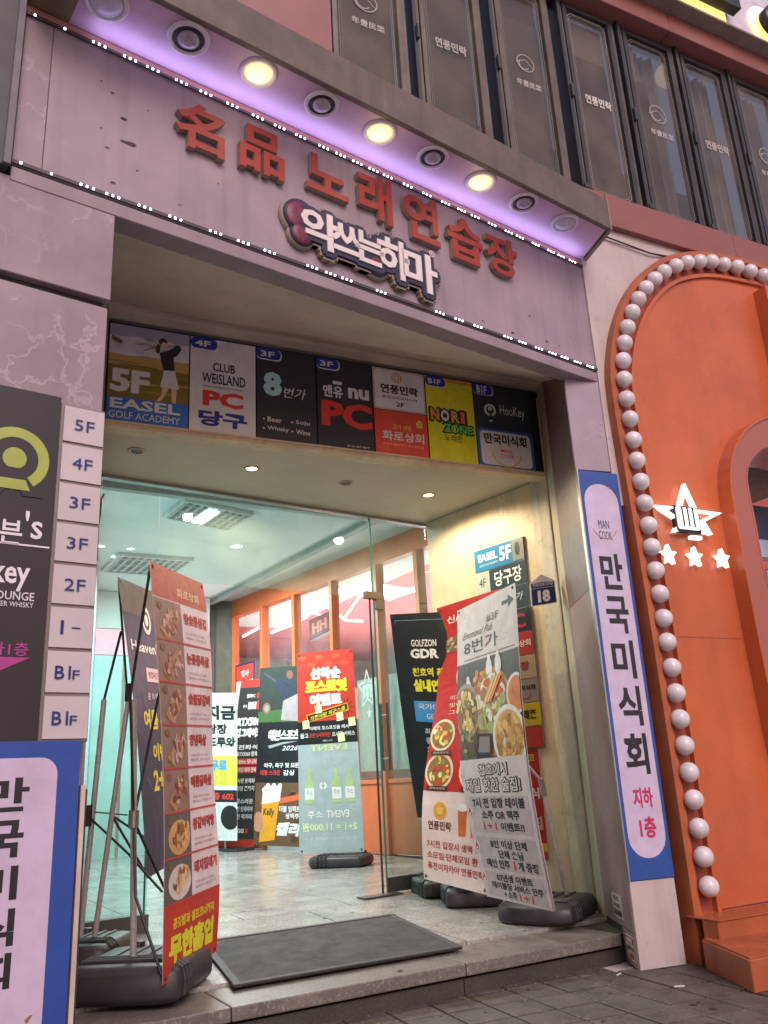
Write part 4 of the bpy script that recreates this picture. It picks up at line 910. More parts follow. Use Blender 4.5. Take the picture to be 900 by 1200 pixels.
LN = [('7시 전 입장 테이블', .12, .68, .90, .712, 0), ('소주 OR 맥주', .24, .719, .80, .748, 0), ('1+1', .24, .756, .44, .782, 1), ('이벤트!!', .50, .756, .84, .783, 0),
      ('8인 이상 단체', .28, .812, .82, .838, 0), ('단체 손님', .38, .843, .74, .868, 0), ('메인 안주', .16, .873, .52, .90, 0), ('1', .578, .873, .602, .90, 1), ('개 증정', .64, .873, .92, .90, 0),
      ('07년생 이벤트', .26, .918, .80, .941, 0), ('테이블당 서비스 안주', .16, .944, .92, .966, 0), ('+ 소주', .32, .969, .52, .99, 0), ('1+1', .56, .969, .76, .99, 1)]
for s, a, b, c, e, r in LN: B.text(s, a, b, c, e, '#a82a2c' if r else '#1f1d1f', .008 if r else .032, 15.5)
for v in (.725, .835, .935): B.ell(.055, v, .045, .018, '#c9bfc0', 15, 14).poly([(.02, v+.004), (.04, v-.004), (.055, v-.017), (.07, v-.002), (.085, v+.004), (.07, v+.013), (.04, v+.013)], '#b5322c', 16).ell(.055, v+.006, .014, .005, '#d9cfd0', 17, 8)
B.build(t, M_BAN); eyelets(t, B)
fc = (at_land(585, 1080)+at_land(711, 1078))/2; p1, p2 = at_land(600, 1078), at_land(640, 1094); p3 = at_land(708, 1080)
yw = math.atan2(p3.y-p2.y, p3.x-p2.x)
c = (p1+p3)/2+V3((.05, .06, 0)); c.z = land(c.y); foot(t, V3((3.30, 3.98, .02)), math.atan2(.42, .42)-.25, .56, .42, .105)
rod0, rod1 = at_plane(665, 1053, V3((3.33, 4.0, .1)), (0, 1, 0)), at_plane(634, 915, V3((3.12, 3.9, .1)), (0, 1, 0))
MB().bar(rod0, rod1, .012, 10).build('pole', m_steel, t); cc_ = B.P(.6, .5, -.05)
MB().bar(rod1, cc_, .009, 8).build('upper_pole', m_steel, t); MB().bar(rod1-(rod0-rod1)*.02, rod1+(rod0-rod1)*.12, .016, 10).build('collar', m_alu, t)
xframe(t, B, .06, False)

# ---- red restaurant banner (연풍민락)
def ray_at_y(x, y, Y): return at_y(x, y, Y)
t = thing('banner_stand', at_land(560, 1060), 'red and white izakaya banner with dishes behind the white pub banner', 'banner', 'standing advertising banners')
bl, br = at_y(497, 1030, 4.72), at_y(572, 1049, 4.22); tl, tr = at_y(512, 713, 4.72), at_y(585, 690, 4.22)
wp = lambda u, v: -.05*(1-.6*u)*sin(2*pi*v)
B = Board(tl, tr, bl, br, wp); B.body('cloth', m_cloth, .0015, t, 6, 20)
RED = '#a3211f'
B.rect(0, 0, 1, .70, RED).rect(0, .70, 1, 1, '#c2b7b4')
B.text('신/평/', .16, .045, .55, .075, '#d9c9c2', .02); B.ell(.4, .155, .3, .035, '#6e5a48', 3)
for k in range(30): B.ell(.16+.5*random.random(), .13+.05*random.random(), .03, .006, random.choice(('#8f7a62', '#4a3d30', '#a8947a')), 4, 6)
for u, v, r, sd_ in ((.62, .28, .30, 11), (.20, .50, .20, 12), (.70, .50, .22, 13), (.22, .63, .22, 14), (.75, .63, .22, 15)):
    B.food(u, v, r, sd_, ['#7a5a34', '#c9a04e', '#a8442a', '#6b7a34', '#d6c48a'], '#cfc0a4', l=3, n=28)
for u, v in ((.22, .565), (.72, .565), (.22, .69), (.74, .69)): B.rrect(u-.16, v-.008, u+.16, v+.008, .008, '#3a2622', 9).text('연어사시미', u-.12, v-.004, u+.12, v+.004, '#c9b9a8', .0, 10)
for k, s in enumerate(('이거만 먹어도', '맛에 취하고', '그리고 사케')): B.text(s, .25, .355+k*.027, .85, .372+k*.027, '#d9b8ae', .01)
B.ring(.28, .765, .10, .45, '#b98a2c', 3).ell(.28, .765, .05, None, '#c9a04e', 4); B.text('연풍민락', .10, .80, .46, .83, '#5a2420', .03, 3)
for x in (.62, .8): B.poly([(x-.07, .75), (x+.07, .75), (x+.05, .84), (x-.05, .84)], '#b0622a', 3).ell(x, .75, .08, .012, '#d9cfc4', 4)
for k, s in enumerate(('7시전 입장시 생맥 1+1', '소모임·단체모임 환영', '퓨전이자카야 연풍민락')): B.text(s, .08, .865+k*.036, .94, .889+k*.036, '#96302c', .02)
B.build(t, M_BAN); eyelets(t, B); xframe(t, B, .08, True)
foot(t, V3((3.22, 4.62, land(4.62))), 1.1, .46, .34, .11)

# ---- black golf banner
t = thing('banner_stand', at_land(500, 1040), 'black golf banner reading GDR with yellow lettering behind the red banner', 'banner', 'standing advertising banners')
bl, br = at_y(496, 1000, 5.08), at_y(560, 1020, 4.55); tl, tr = at_y(457, 720, 5.08), at_y(540, 716, 4.55)
B = Board(tl, tr, bl, br, lambda u, v: .02*sin(pi*v)); B.body('cloth', m_cloth, .0015, t, 6, 20)
B.rect(0, 0, 1, 1, '#17181d').poly([(0, .86), (1, .72), (1, 1), (0, 1)], '#8a7a5c', 2)
for k in range(8): B.poly([(.1*k, .86+.01*k), (.1*k+.4, .84), (.1*k+.5, .87), (.1*k+.05, .9)], random.choice(('#6d5f45', '#a39472', '#b0a07c')), 2.5)
B.line([(.06, .95), (.06, .03), (.95, .03)], .004, '#6b7f9a', 2)
B.text('GOLFZON', .27, .115, .64, .145, '#cfcfd4', .02).text('GDR', .25, .155, .66, .195, '#dcdce0', .05).text('천호역 최대', .25, .235, .82, .272, '#d9c02c', .03).text('실내연습장', .25, .285, .92, .335, '#e0c72c', .05)
B.rect(.22, .375, 1, .46, '#3f83b8', 2).text('국가대표가', .28, .385, .85, .41, '#e3e8ee', .01, 3).text('GER PRO', .40, .425, .78, .448, '#e3e8ee', .01, 3)
for k, s in enumerate(('최고의 프로', '좋은 연습장', '재미있게', '시작하세요')): B.text(s, .35, .485+k*.038, .86, .51+k*.038, '#c5c5ca', .01)
B.rrect(.25, .72, .62, .745, .01, '#101014', 3).text('02-484-4411', .28, .725, .6, .74, '#d4c8a0', .01, 4).text('B', .42, .68, .5, .71, '#d9c02c', .02, 4)
B.build(t, M_BAN); eyelets(t, B); xframe(t, B, .05, True)
foot(t, V3((3.22, 5.0, land(5.0)-.0)), 1.3, .40, .26, .10)

# ---- left menu banner with grey poles and big base
t = thing('banner_stand', at_land(150, 1150), 'tall red and white meat menu banner standing at the left of the landing', 'banner', 'standing advertising banners')
bl, br = at_z(190, 1155, .1), at_z(253, 1115, .1); dd = V3((br.x-bl.x, br.y-bl.y, 0)); n_ = V3((-dd.y, dd.x, 0))
tl, tr = at_plane(175, 657, bl, n_), at_plane(237, 684, bl, n_)
wp = lambda u, v: .03*sin(pi*v)*(1 if True else 0)+.012*sin(3*pi*v)*u
B = Board(tl, tr, bl, br, wp); B.body('cloth', m_cloth, .0015, t, 6, 20)
B.rect(0, 0, 1, 1, '#bfb6b8').rect(0, 0, 1, .085, '#9a4a42', 1.8).rect(0, .83, 1, 1, '#a63527', 1.8)
B.text('화로상회', .42, .045, .84, .07, '#d9b48c', .02, 3)
names = ['참숯통삼겹', '눈꽃통목살', '숯불닭갈비', '양념목살', '매콤닭목살', '왕갈비막창', '돼지껍데기']; v0 = .088; dv = (.83-.088)/7
for k, s in enumerate(names):
    a = v0+k*dv; B.rect(0, a, .46, a+dv-.002, '#7c6459' if k < 5 else '#55504e', 1.8); B.rect(0, a+dv-.0045, 1, a+dv, '#a63f36', 4)
    meat = ['#6d4038', '#90605a', '#b09488', '#7d4c44', '#a08478'] if k < 5 else ['#8a5836', '#b98a58', '#6a4028', '#caa878']
    cx, cy = .25, a+dv*.55
    if k < 5: B.poly([(.08, cy+.018), (.32, cy-.040), (.44, cy-.020), (.20, cy+.042)], '#a07850', 3).poly([(.08, cy+.018), (.20, cy+.042), (.20, cy+.050), (.08, cy+.026)], '#7d5a3a', 3)
    else: B.ell(cx, cy, .19, .042, '#b5b0aa' if k == 6 else '#b08a5a', 3, 18)
    rn = random.Random(k)
    for q_ in range(26):
        r_ = sqrt(rn.random()); th = rn.random()*2*pi
        B.ell(cx+.14*r_*cos(th)+.02, cy-.004+.026*r_*sin(th)-.03*r_*cos(th)*.5, rn.uniform(.02, .05), rn.uniform(.004, .009), rn.choice(meat), 4+(q_ % 4)*.4, 7, rn.random()*3)
    B.ell(.09, a+.018, .04, .010, '#6b5038', 4.5, 10)
    B.text(s, .50, a+.020, .50+.088*len(s), a+.050, '#98322e', .045, 3); B.text('국내산 돼지고기 100%', .52, a+.070, .88, a+.077, '#8b6a66', 0, 3).text('불판에서 구워드립니다', .52, a+.082, .92, a+.089, '#8b6a66', 0, 3)
B.text('공깃밥과 셀프코너까지', .14, .862, .88, .888, '#cfae2c', .04, 3, slope=-.0).text('무한흡입', .10, .90, .88, .965, '#d9c22e', .06, 3)
B.build(t, M_BAN, gain=1.6); eyelets(t, B)
bc = V3((1.03, 3.86, land(3.9)))
foot(t, bc, .95, .52, .46, .14)
hub = at_plane(152, 962, bc, (0.5, -.87, 0))
pf1 = V3((bc.x-.06, bc.y-.08, bc.z+.13))
ptop = at_plane(157, 820, pf1, (0.2, -1, 0)); MB().bar(pf1, ptop, .0135, 10).build('pole', m_steel, t)
hb_ = pf1+(ptop-pf1)*.52; MB().bar(hb_-Z*.03, hb_+Z*.04, .022, 10).build('hub', m_alu, t)
for u, v in ((.03, .01), (.97, .01), (.03, .99), (.97, .99)): MB().tube([hb_, (hb_*.5+B.P(u, v, -.01)*.5)+V3((-.04, .02, 0)), B.P(u, v, -.004)], .006, 6).build('spring_arm', m_dark, t)
# ---- second left banner (purple lounge)
t = thing('banner_stand', V3((.95, 4.4, .04)), 'dark purple lounge banner reading Heaven partly behind the menu banner', 'banner', 'standing advertising banners')
Y0 = 4.30
bl, br = at_y(172, 1030, 4.35), at_y(207, 1008, 4.92); tl, tr = at_y(138, 676, 4.35), at_y(182, 695, 4.92)
B = Board(tl, tr, bl, br, lambda u, v: .02*sin(pi*v)); B.body('cloth', m_cloth, .0015, t, 6, 20)
B.rect(0, 0, 1, 1, '#2e2745').rect(0, 0, 1, .12, '#473f3a', 1.5).poly([(0, .3), (.5, .5), (.9, .9), (.2, .7)], '#6a5f92', 2)
B.ring(.60, .13, .12, .3, '#d9cfe0', 3).ell(.6, .13, .05, None, '#d9cfe0', 3).text("Heaven's", .10, .215, .9, .255, '#e0dce8', .02, 3).rrect(.42, .31, .8, .36, .01, '#c9a8b0', 3).text('영업시간', .47, .322, .75, .348, '#5a3a5a', .01, 4).text('문 의 예약', .4, .40, .78, .425, '#d5d0dc', .01, 3)
B.text('여름 무', .22, .46, .9, .53, '#d6b82e', .04, 3).text('이벤', .4, .58, .8, .64, '#d6b82e', .04, 3).text('2+1', .36, .67, .8, .74, '#d6b82e', .04, 3); B.build(t, M_BAN); eyelets(t, B)
b2 = V3((.93, 4.46, land(4.4))); foot(t, b2, 1.0, .44, .34, .12)
pA0, pA1 = V3((.95, 4.42, .15)), at_plane(150, 822, V3((.95, 4.42, 0)), (0.2, -1, 0)); MB().bar(pA0, pA1, .013, 10).build('pole', m_steel, t); MB().bar(pA1-Z*.0, pA1+Z*.09, .018, 10).build('hub', m_dark, t)
h_ = pA0+(pA1-pA0)*.5
for u, v in ((.03, .01), (.97, .01), (.03, .99), (.97, .99)): MB().bar(h_ if v > .5 else pA1, B.P(u, v, -.004), .006, 6).build('spring_arm', m_dark, t)
# ---- third pole set seen only as frame, at the far left
t = thing('bare_banner_stand', V3((.86, 4.7, .05)), 'bare grey banner frame pole with crossed arms at the far left of the landing', 'banner stand')
p0, p1 = at_y(92, 1120, 4.55), at_y(122, 820, 4.55); MB().bar(p0, p1, .014, 8).build('pole', m_steel, t)
m0 = at_y(103, 956, 4.55); MB().bar(m0-Z*.05, m0+Z*.05, .022, 10).build('hub', m_dark, t)
for q_, r_ in (([m0, at_y(150, 1000, 4.4), at_y(190, 1045, 4.2)], .006), ([p1, at_y(142, 740, 4.55)], .007), ([m0+Z*.02, at_y(150, 955, 4.5)], .004)): MB().tube(q_, r_).build('spring_arm', m_dark, t)

# ---- indoor banners
def flat_banner(name, px, z, w_, label, Yspan=None, bow=.0, legs=True):
    (TLp, TRp, BLp, BRp) = px
    bl = at_z(*BLp, z); d_ = ray(*BRp)
    # choose the far corner so that the banner is w_ wide, facing the entrance
    best = None
    for k in range(400):
        s = .3+1.4*k/400; p = CAMP+ray(*BRp)*((bl-CAMP).dot(_W)*s)
        e = abs(V3((p.x-bl.x, p.y-bl.y, 0)).length-w_)+.3*abs(p.z-z)
        if best is None or e < best[0]: best = (e, p)
    br = best[1]; br.z = bl.z*.5+br.z*.5; n_ = V3((-(br.y-bl.y), br.x-bl.x, 0))
    tl, tr = at_plane(*TLp, bl, n_), at_plane(*TRp, bl, n_)
    t = thing(name, V3((bl.x+br.x, bl.y+br.y, .16))/2, label, 'banner', 'banners standing inside the lobby')
    B = Board(tl, tr, bl, br, (lambda u, v: bow*sin(pi*v)) if bow else None); B.body('cloth', m_cloth, .002, t, 6 if bow else 1, 20 if bow else 1)
    return t, B
t, B = flat_banner('lobby_banner', ((348, 766), (413, 760), (351, 1001), (427, 998)), .2, .60, 'red post-it event banner with a pale soju half, nearest inside the glass')
B.rect(0, 0, 1, .36, '#a83023').rect(0, .36, 1, .475, '#18161a', 1.5).rect(0, .475, 1, 1, '#8e9a9e', 1.2)
for k in range(6): B.ell(.1+.15*k, .03+.04*(k % 2), .08, .012, '#c2452f', 1.6, 10)
B.text('선착순', .24, .085, .76, .145, '#e6e2e2', .06, 3).text('포스트잇', .15, .15, .86, .215, '#e0c438', .07, 3).text('이벤트', .22, .222, .76, .283, '#e6e2e2', .06, 3)
B.poly([(.15, .325), (.86, .275), (.88, .315), (.17, .365)], '#c98a2a', 3).poly([(.17, .33), (.85, .281), (.86, .309), (.19, .36)], '#2a1712', 4).text('지친사람 피곤스쿨', .22, .335, .82, .357, '#e6b23a', .02, 5, slope=-.045)
for k in range(10):
    a = 2*pi*k/10; B.line([(.84+.05*cos(a), .30+.02*sin(a)), (.84+.12*cos(a), .30+.05*sin(a))], .006, '#2a1712', 3)
B.text('아래의 포스트잇을 떼서', .2, .385, .86, .405, '#e2e0e0', .02, 3).text('들고', .04, .418, .18, .442, '#e2e0e0', .02, 3).text('오픈 5시까지만', .2, .418, .55, .442, '#c5352c', .02, 3).text('오시면 서비스', .58, .418, .96, .442, '#e2e0e0', .02, 3).text('헤븐스카이', .42, .455, .58, .466, '#ccc', 0, 3)
for u, v in ((.14, .375), (.36, .30), (.72, .345), (.92, .375), (.73, .45)): B.poly([(u-.06, v-.02), (u+.055, v-.025), (u+.065, v+.018), (u-.05, v+.022)], '#cdd09a', 6)
B.text('EVENT', .44, .80, .80, .835, '#c8cdc6', .02, 3, flip=True).text('소주', .14, .80, .38, .835, '#c8cdc6', .02, 3, flip=True).text('2+1 = 11,000원', .06, .855, .92, .90, '#b9c69a', .03, 3, flip=True).text('참이슬·카스·테라·처음처럼 중 택1', .08, .925, .90, .94, '#b9bfbd', .0, 3, flip=True).text('EVENT', .2, .48, .82, .51, '#b5b98a', .03, 3, flip=True)
for x in (.18, .62, .83):
    B.poly([(x-.03, .60), (x+.03, .60), (x+.03, .64), (x+.075, .67), (x+.075, .765), (x-.075, .765), (x-.075, .67), (x-.03, .64)], '#93a878', 3).rect(x-.075, .69, x+.075, .745, '#c6ccc6', 4).text('소주', x-.05, .70, x+.05, .725, '#6d7a86', .0, 5, flip=True)
B.ell(.40, .68, .06, None, '#c9cfcb', 3).rect(.37, .6765, .43, .6835, '#7c888a', 4).rect(.392, .66, .408, .70, '#7c888a', 4)
B.build(t, M_BAN); eyelets(t, B); cB = (B.c[2]+B.c[3])/2+B.N*(-.10); foot(t, V3((cB.x+.06, cB.y, .08)), math.atan2((B.c[3]-B.c[2]).y, (B.c[3]-B.c[2]).x), .52, .40, .10)
xframe(t, B, .05, True, (cB.x, cB.y, .17))
t, B = flat_banner('lobby_banner', ((305, 783), (352, 780), (297, 990), (352, 995)), .14, .70, 'black sports pub banner with players and a beer glass')
B.rect(0, 0, 1, 1, '#19191c').rect(0, 0, 1, .32, '#2c3330', 1.5).poly([(0, .26), (1, .24), (1, .32), (0, .32)], '#3d5a30', 2)
B.ell(.62, .12, .2, .05, '#363c44', 3).poly([(.4, .08), (.8, .06), (.95, .2), (.75, .24), (.6, .18), (.42, .14)], '#2b3140', 3.5).poly([(.6, .2), (.95, .16), (1, .32), (.55, .31)], '#8d8286', 4).ell(.2, .24, .10, None, '#6b5a50', 4).ell(.2, .24, .06, None, '#8a7a6a', 5).ell(.75, .05, .08, None, '#6b4c3c', 4.5).line([(.1, .03), (.5, .1)], .03, '#3b4048', 3)
B.text('헤븐스포츠', .26, .365, .98, .425, '#dcdcdc', .05, 3, skew=.04).poly([(.25, .455), (.6, .435), (.95, .43), (.6, .447), (.3, .47)], '#8c8c8c', 3).text('2026', .6, .455, .95, .482, '#b9b9b9', .02, 3, skew=.04)
B.text('야구, 축구 및 모든', .18, .55, .98, .58, '#dcdcdc', .03, 3).text('대형 스크린', .10, .59, .55, .62, '#b8352c', .03, 3).text('감상', .62, .59, .88, .62, '#dcdcdc', .03, 3)
B.rect(0, .66, 1, 1, '#5d4330', 2)
for k in range(16): B.ell(random.random(), .68+.3*random.random(), .08, .02, random.choice(('#6e4e34', '#4a3528', '#7c5a3c')), 2.4, 12)
B.poly([(.17, .76), (.55, .74), (.46, .97), (.12, .985)], '#cc8a28', 4).poly([(.17, .71), (.60, .68), (.56, .76), (.16, .78)], '#ddd2c4', 5)
for k in range(9): B.ell(.2+.045*k, .70-.012*(k % 3), .05, .014, '#e2d8cc', 5.5, 8)
B.text('Kelly', .2, .80, .44, .85, '#3c2a22', .02, 6, skew=.02).ell(.09, .86, .1, .04, '#a87a60', 6).ell(.1, .9, .1, .03, '#a87a60', 6.4)
B.poly([(.56, .745), (1, .72), (1, .75), (.55, .775)], '#c25a34', 4).text('더블 임팩트', .55, .785, 1.0, .82, '#ddd', .03, 5).text('생맥주', .68, .825, .98, .855, '#ddd', .03, 5).text('켈리', .5, .875, .99, .945, '#e6e6e6', .06, 5, skew=.08)
B.build(t, M_BAN); cB = (B.c[2]+B.c[3])/2+B.N*(-.06); t2 = MB().box(B.c[2]*.7+B.c[3]*.3+Z*(-B.c[2].z+.08), (B.c[3]-B.c[2])*.8, -B.N*.3, Z*.07).build('grey_base', mat('grey base', (.35, .34, .33), .5), t, .012, 2)
xframe(t, B, .05, True, (cB.x, cB.y, .14))
t, B = flat_banner('lobby_banner', ((283, 797), (313, 795), (256, 992), (297, 994)), .10, .60, 'black leaning PC room banner reading RTX5060 with red foot')
B.rect(0, 0, 1, 1, '#2e2d2f').rect(0, 0, 1, .05, '#a8342c', 2).rect(0, .955, 1, 1, '#b8352c', 2)
for k in range(40): B.ell(.04+.5*random.random()*(k/40), .72+.2*random.random(), .012, None, '#3f3e40', 2, 6)
B.text('앤유PC', .3, .09, .62, .115, '#e0e0e0', .03, 3).rect(.68, .085, .95, .12, '#a8342c', 3).text('앤유', .2, .155, .36, .175, '#ddd', .02, 3).text('nu', .40, .14, .68, .185, '#e6e6e6', .05, 3).text('P', .72, .135, .95, .185, '#b8352c', .06, 3)
B.text('RTX5060', .08, .235, 1.0, .285, '#f0eeee', .06, 3).text('업그레이드', .06, .30, .98, .355, '#f0eeee', .06, 3)
for s, v, c in (('전좌석', .40, 0), ('RTX5060 탑재', .44, 0), ('240Hz 모니터', .487, 1), ('게이밍 의자 전석', .535, 1), ('고사양 본체와', .60, 0), ('게이밍 존까지', .645, 0), ('고급스러운', .72, 0), ('조용한 인테리어', .765, 0), ('다양한 먹거리', .81, 0)):
    a, b = .22, .88
    if c: B.rrect(a-.06, v-.004, b+.06, v+.034, .01, '#b8352c', 3)
    B.text(s, a, v, b, v+.03, '#efeded', .03, 4)
B.text('앤유', .36, .90, .48, .915, '#ddd', .02, 3).text('nu', .5, .895, .68, .92, '#ddd', .05, 3).text('X', .7, .895, .82, .92, '#b8352c', .06, 3); B.build(t, M_BAN)
cB = (B.c[2]+B.c[3])/2; MB().box(B.c[2]-B.N*.02, B.c[3]-B.c[2], -B.N*.05, Z*.03).build('foot_bar', m_alu, t); MB().bar(cB-B.N*.03, (B.c[0]+B.c[1])/2-B.N*.03, .008).build('support_rod', m_alu, t)
t, B = flat_banner('lobby_banner', ((236, 812), (278, 812), (243, 985), (278, 985)), .20, .60, 'white comic banner reading 지금 당장 드루와 farthest back on the left')
B.rect(0, 0, 1, 1, '#d5d2d2')
for k in range(26):
    a = 2*pi*k/26; B.poly([(.5+.34*cos(a), .18+.13*sin(a)), (.5+.62*cos(a-.03), .18+.24*sin(a-.03)), (.5+.62*cos(a+.03), .18+.24*sin(a+.03))], '#8f8d90', 2)
B.rect(0, .38, 1, 1, '#d8d4d4', 2.5).rect(0, .44, 1, .64, '#d9b646', 3).rect(0, .67, 1, .75, '#1c1a1c', 3).text('지금', .12, .09, .95, .19, '#161416', .05, 3).text('당장', .14, .22, .72, .29, '#161416', .04, 3).text('드루와', .14, .31, .95, .38, '#161416', .04, 3).text('무료', .2, .47, .7, .54, '#4a8fc0', .05, 4).text('3층 602', .14, .685, .9, .735, '#c8352c', .05, 4)
B.ell(.78, .85, .3, .08, '#1c1a1c', 4).ell(.35, .93, .2, .05, '#e6e2e0', 5).line([(.1, .85), (.3, .9), (.3, .97)], .01, '#222', 6); B.build(t, M_BAN)
cB = (B.c[2]+B.c[3])/2-B.N*.05; MB().bar(V3((cB.x, cB.y, .09)), (B.c[0]+B.c[1])/2-B.N*.02, .01).build('pole', m_steel, t); MB().box(B.c[2]-Z*(B.c[2].z-.081), B.c[3]-B.c[2], -B.N*.25, Z*.03).build('foot_plate', m_dark, t)
t, B = flat_banner('lobby_banner', ((276, 780), (299, 774), (276, 990), (296, 990)), .10, .42, 'small blue framed red poster stand behind the leaning black banner')
B.rect(0, 0, 1, 1, '#2a3050').rect(.04, .01, .92, .9, '#c9403a', 2).rect(.04, .1, .92, .3, '#d5c9c9', 3).text('행사', .3, .04, .7, .08, '#eee', .03, 4); B.build(t, M_BAN)
MB().box(B.c[2]-Z*(B.c[2].z-.081), B.c[3]-B.c[2], -B.N*.2, Z*.03).build('foot_plate', m_dark, t)

# ================================================================== SIDE WALL DIRECTORY
cd = (C3-C2).normalized(); cn = V3((-cd.y, cd.x, 0))
if cn.x > 0: cn = -cn
def CW(s, z, off=.0): return C2+cd*s+cn*off+Z*z
def cpx(x, y): p = at_plane(x, y, C2+cn*.02, cn); return (p-C2).dot(cd), p.z
wdir = thing('wall_directory', CW(.5, 1.2), 'stack of small floor plates on the cream wall beside the entrance', 'directory sign')
sR = cpx(613, 640)[0]; sL = cpx(556, 660)[0]
if sR < .02: sR = .02
zz = [cpx(612, y)[1] for y in (628, 656, 684, 712, 740, 768, 796, 824, 852, 877)]
MB().box(CW(sR, zz[-1], .0), CW(sL, 0, 0)-CW(sR, 0, 0), cn*.012, Z*(zz[0]-zz[-1])).build('frame', m_alu, wdir)
specs = [('EASEL 5F', '#1f6f9a'), ('당구장', '#1d2f3a'), ('번가', '#22333c'), ('PC', '#20202c'), ('화로상회', '#a8302a'), ('술장', '#a38a70'), ('만국미식회', '#86766e'), ('노래존', '#b59a1c'), ('', '#a8302a')]
for k, (s, col) in enumerate(specs):
    z1, z0 = zz[k]-.003, zz[k+1]+.003
    B = Board(CW(sL, z1, .016), CW(sR, z1, .016), CW(sL, z0, .016), CW(sR, z0, .016)); o = B.body('floor_plate', m_alu, .006, wdir)
    B.rect(0, 0, 1, 1, col)
    if k == 0: B.text('EASEL', .08, .22, .48, .58, '#dfe6ea', .03, 3).text('5F', .52, .15, .76, .8, '#dfe6ea', .03, 3).rect(.78, .04, 1, .96, '#7d8078', 3).ell(.88, .45, .05, .3, '#2d2f30', 4).text('GOLF ACADEMY', .1, .7, .48, .8, '#c9d4dc', 0, 3)
    elif k == 1: B.rect(0, 0, .28, 1, '#a9b0a6', 2).text('4F', .06, .3, .2, .7, '#2a3236', 0, 3).text(s, .38, .15, .92, .85, '#e2e4e0', .02, 3)
    elif k == 2: B.rect(0, 0, .28, 1, '#a9b0a6', 2).text(s, .62, .3, .9, .65, '#ccd', 0, 3, skew=.05)
    elif k == 3: B.text(s, .5, .2, .9, .85, '#b0303a', .03, 3)
    elif k == 4: B.text(s, .5, .35, .95, .65, '#e0d0c8', .02, 3)
    elif k == 5: B.text(s, .55, .25, .88, .65, '#8c2a26', .03, 3)
    elif k == 6: B.text(s, .5, .25, .95, .5, '#2a2626', .03, 3).ring(.75, .5, .12, .15, '#a8323a', 3, .3, 2.8)
    elif k == 7: B.text(s, .55, .3, .92, .7, '#2c2410', .04, 3)
    B.build(o)
# red poster below
t = thing('wall_poster', CW(.3, .4), 'long red poster with yellow foot on the wall behind the pub banner', 'poster')
a_, b_ = cpx(600, 870)[0], max(.03, cpx(628, 870)[0]); z1 = zz[-1]-.01; z0 = cpx(650, 1040)[1]
z0 = .28
B = Board(CW(a_+.2, z1, .008), CW(b_, z1, .008), CW(a_+.2, z0, .008), CW(b_, z0, .008)); B.body('sheet', m_white, .004, t)
B.rect(0, 0, 1, 1, '#a3261f').rect(0, .86, 1, .93, '#c9a62a', 2).rect(0, .93, 1, 1, '#b8402a', 2).text('한식', .55, .36, .95, .46, '#d5b8b0', .04, 3).text('왕코', .6, .04, .92, .12, '#c99a3a', .02, 3).text('맛집', .55, .62, .95, .74, '#cf8f84', .04, 3); B.build(t)
# house number plate, on the outer post
pdn = (C1-C0).normalized(); pnn = V3((-pdn.y, pdn.x, 0))
if pnn.x > 0: pnn = -pnn
pnn = V3((-.35, -.93, 0)).normalized(); 
hn = thing('house_number', C1+Z*1.5, 'dark blue house number plate 18 with pointed top on the cream post', 'house number plate')
pc_ = C1+V3((-.03, -.03, 0)); nrm = pnn
q_ = [at_plane(x, y, pc_, nrm) for x, y in ((621, 684), (650, 680), (623, 711), (653, 706))]
B = Board(*q_)
top = at_plane(634, 673, pc_, nrm)
ppl = [q_[2], q_[3], q_[1], top, q_[0]]
MB().prism(ppl, nrm*-.006).build('plate', mat('plate rim', (.6, .6, .62), .4), hn)
B.poly([(.04, .97), (.96, .97), (.96, .04), (.46, -.20), (.04, .04)], '#20305e', 1.5).rect(.04, .24, .96, .26, '#b9c0cc', 2)
B.text('천호대로157길', .1, .03, .9, .18, '#c9cfdc', .02, 2.5).text('18', .28, .36, .74, .88, '#e6e8ee', .05, 2.5); B.build(hn)
# small spider-like marks, the cable clamps
# ================================================================== LEFT SIGNS
# floor plates column
fd_ = thing('floor_plate_column', FAS(.3, 1, .1), 'white column of floor plates from 5F down to B1F on the left pillar', 'floor sign')
def lpx(x, y, off): p = at_plane(x, y, F0+FN*off, FN); return (p-F0).dot(FD), p.z
OFF = .10
xl, zT = lpx(76, 478, OFF); xr, _z = lpx(124, 482, OFF); _x, zB = lpx(75, 866, OFF)
zT = lpx(100, 478, OFF)[1]; zB = lpx(75, 868, OFF)[1]
xl -= .0; s0, s1 = lpx(62, 680, OFF)[0], lpx(112, 680, OFF)[0]
fbox(s0-.012, s1+.004, zB-.004, zT+.004, OFF-.006, -.01).build('frame', mat('sign frame', (.22, .18, .18), .45, metal=.3), fd_, .002, 1)
txts = ['5F', '4F', '3F', '3F', '2F', '1 -', 'B1F', 'B1F']; hh = (zT-zB)/8
for k, s in enumerate(txts):
    z1, z0 = zT-k*hh-.006, zT-(k+1)*hh+.006
    B = wboard(s0, z0, s1, z1, OFF, FAS); o = B.body('floor_plate', m_white, .015, fd_); B.lay = 2
    if s == 'B1F': B.text('B1', .18, .36, .54, .68, '#1f2c6e', .008).text('F', .58, .46, .74, .68, '#1f2c6e', .005)
    elif s == '1 -': B.text('1', .24, .33, .31, .67, '#1f2c6e', .005).rect(.5, .49, .70, .525, '#1f2c6e')
    else: B.text(s, .26, .35, .76, .66, '#1f2c6e', .0)
    B.build(o, M_SIGN, 'lettering')
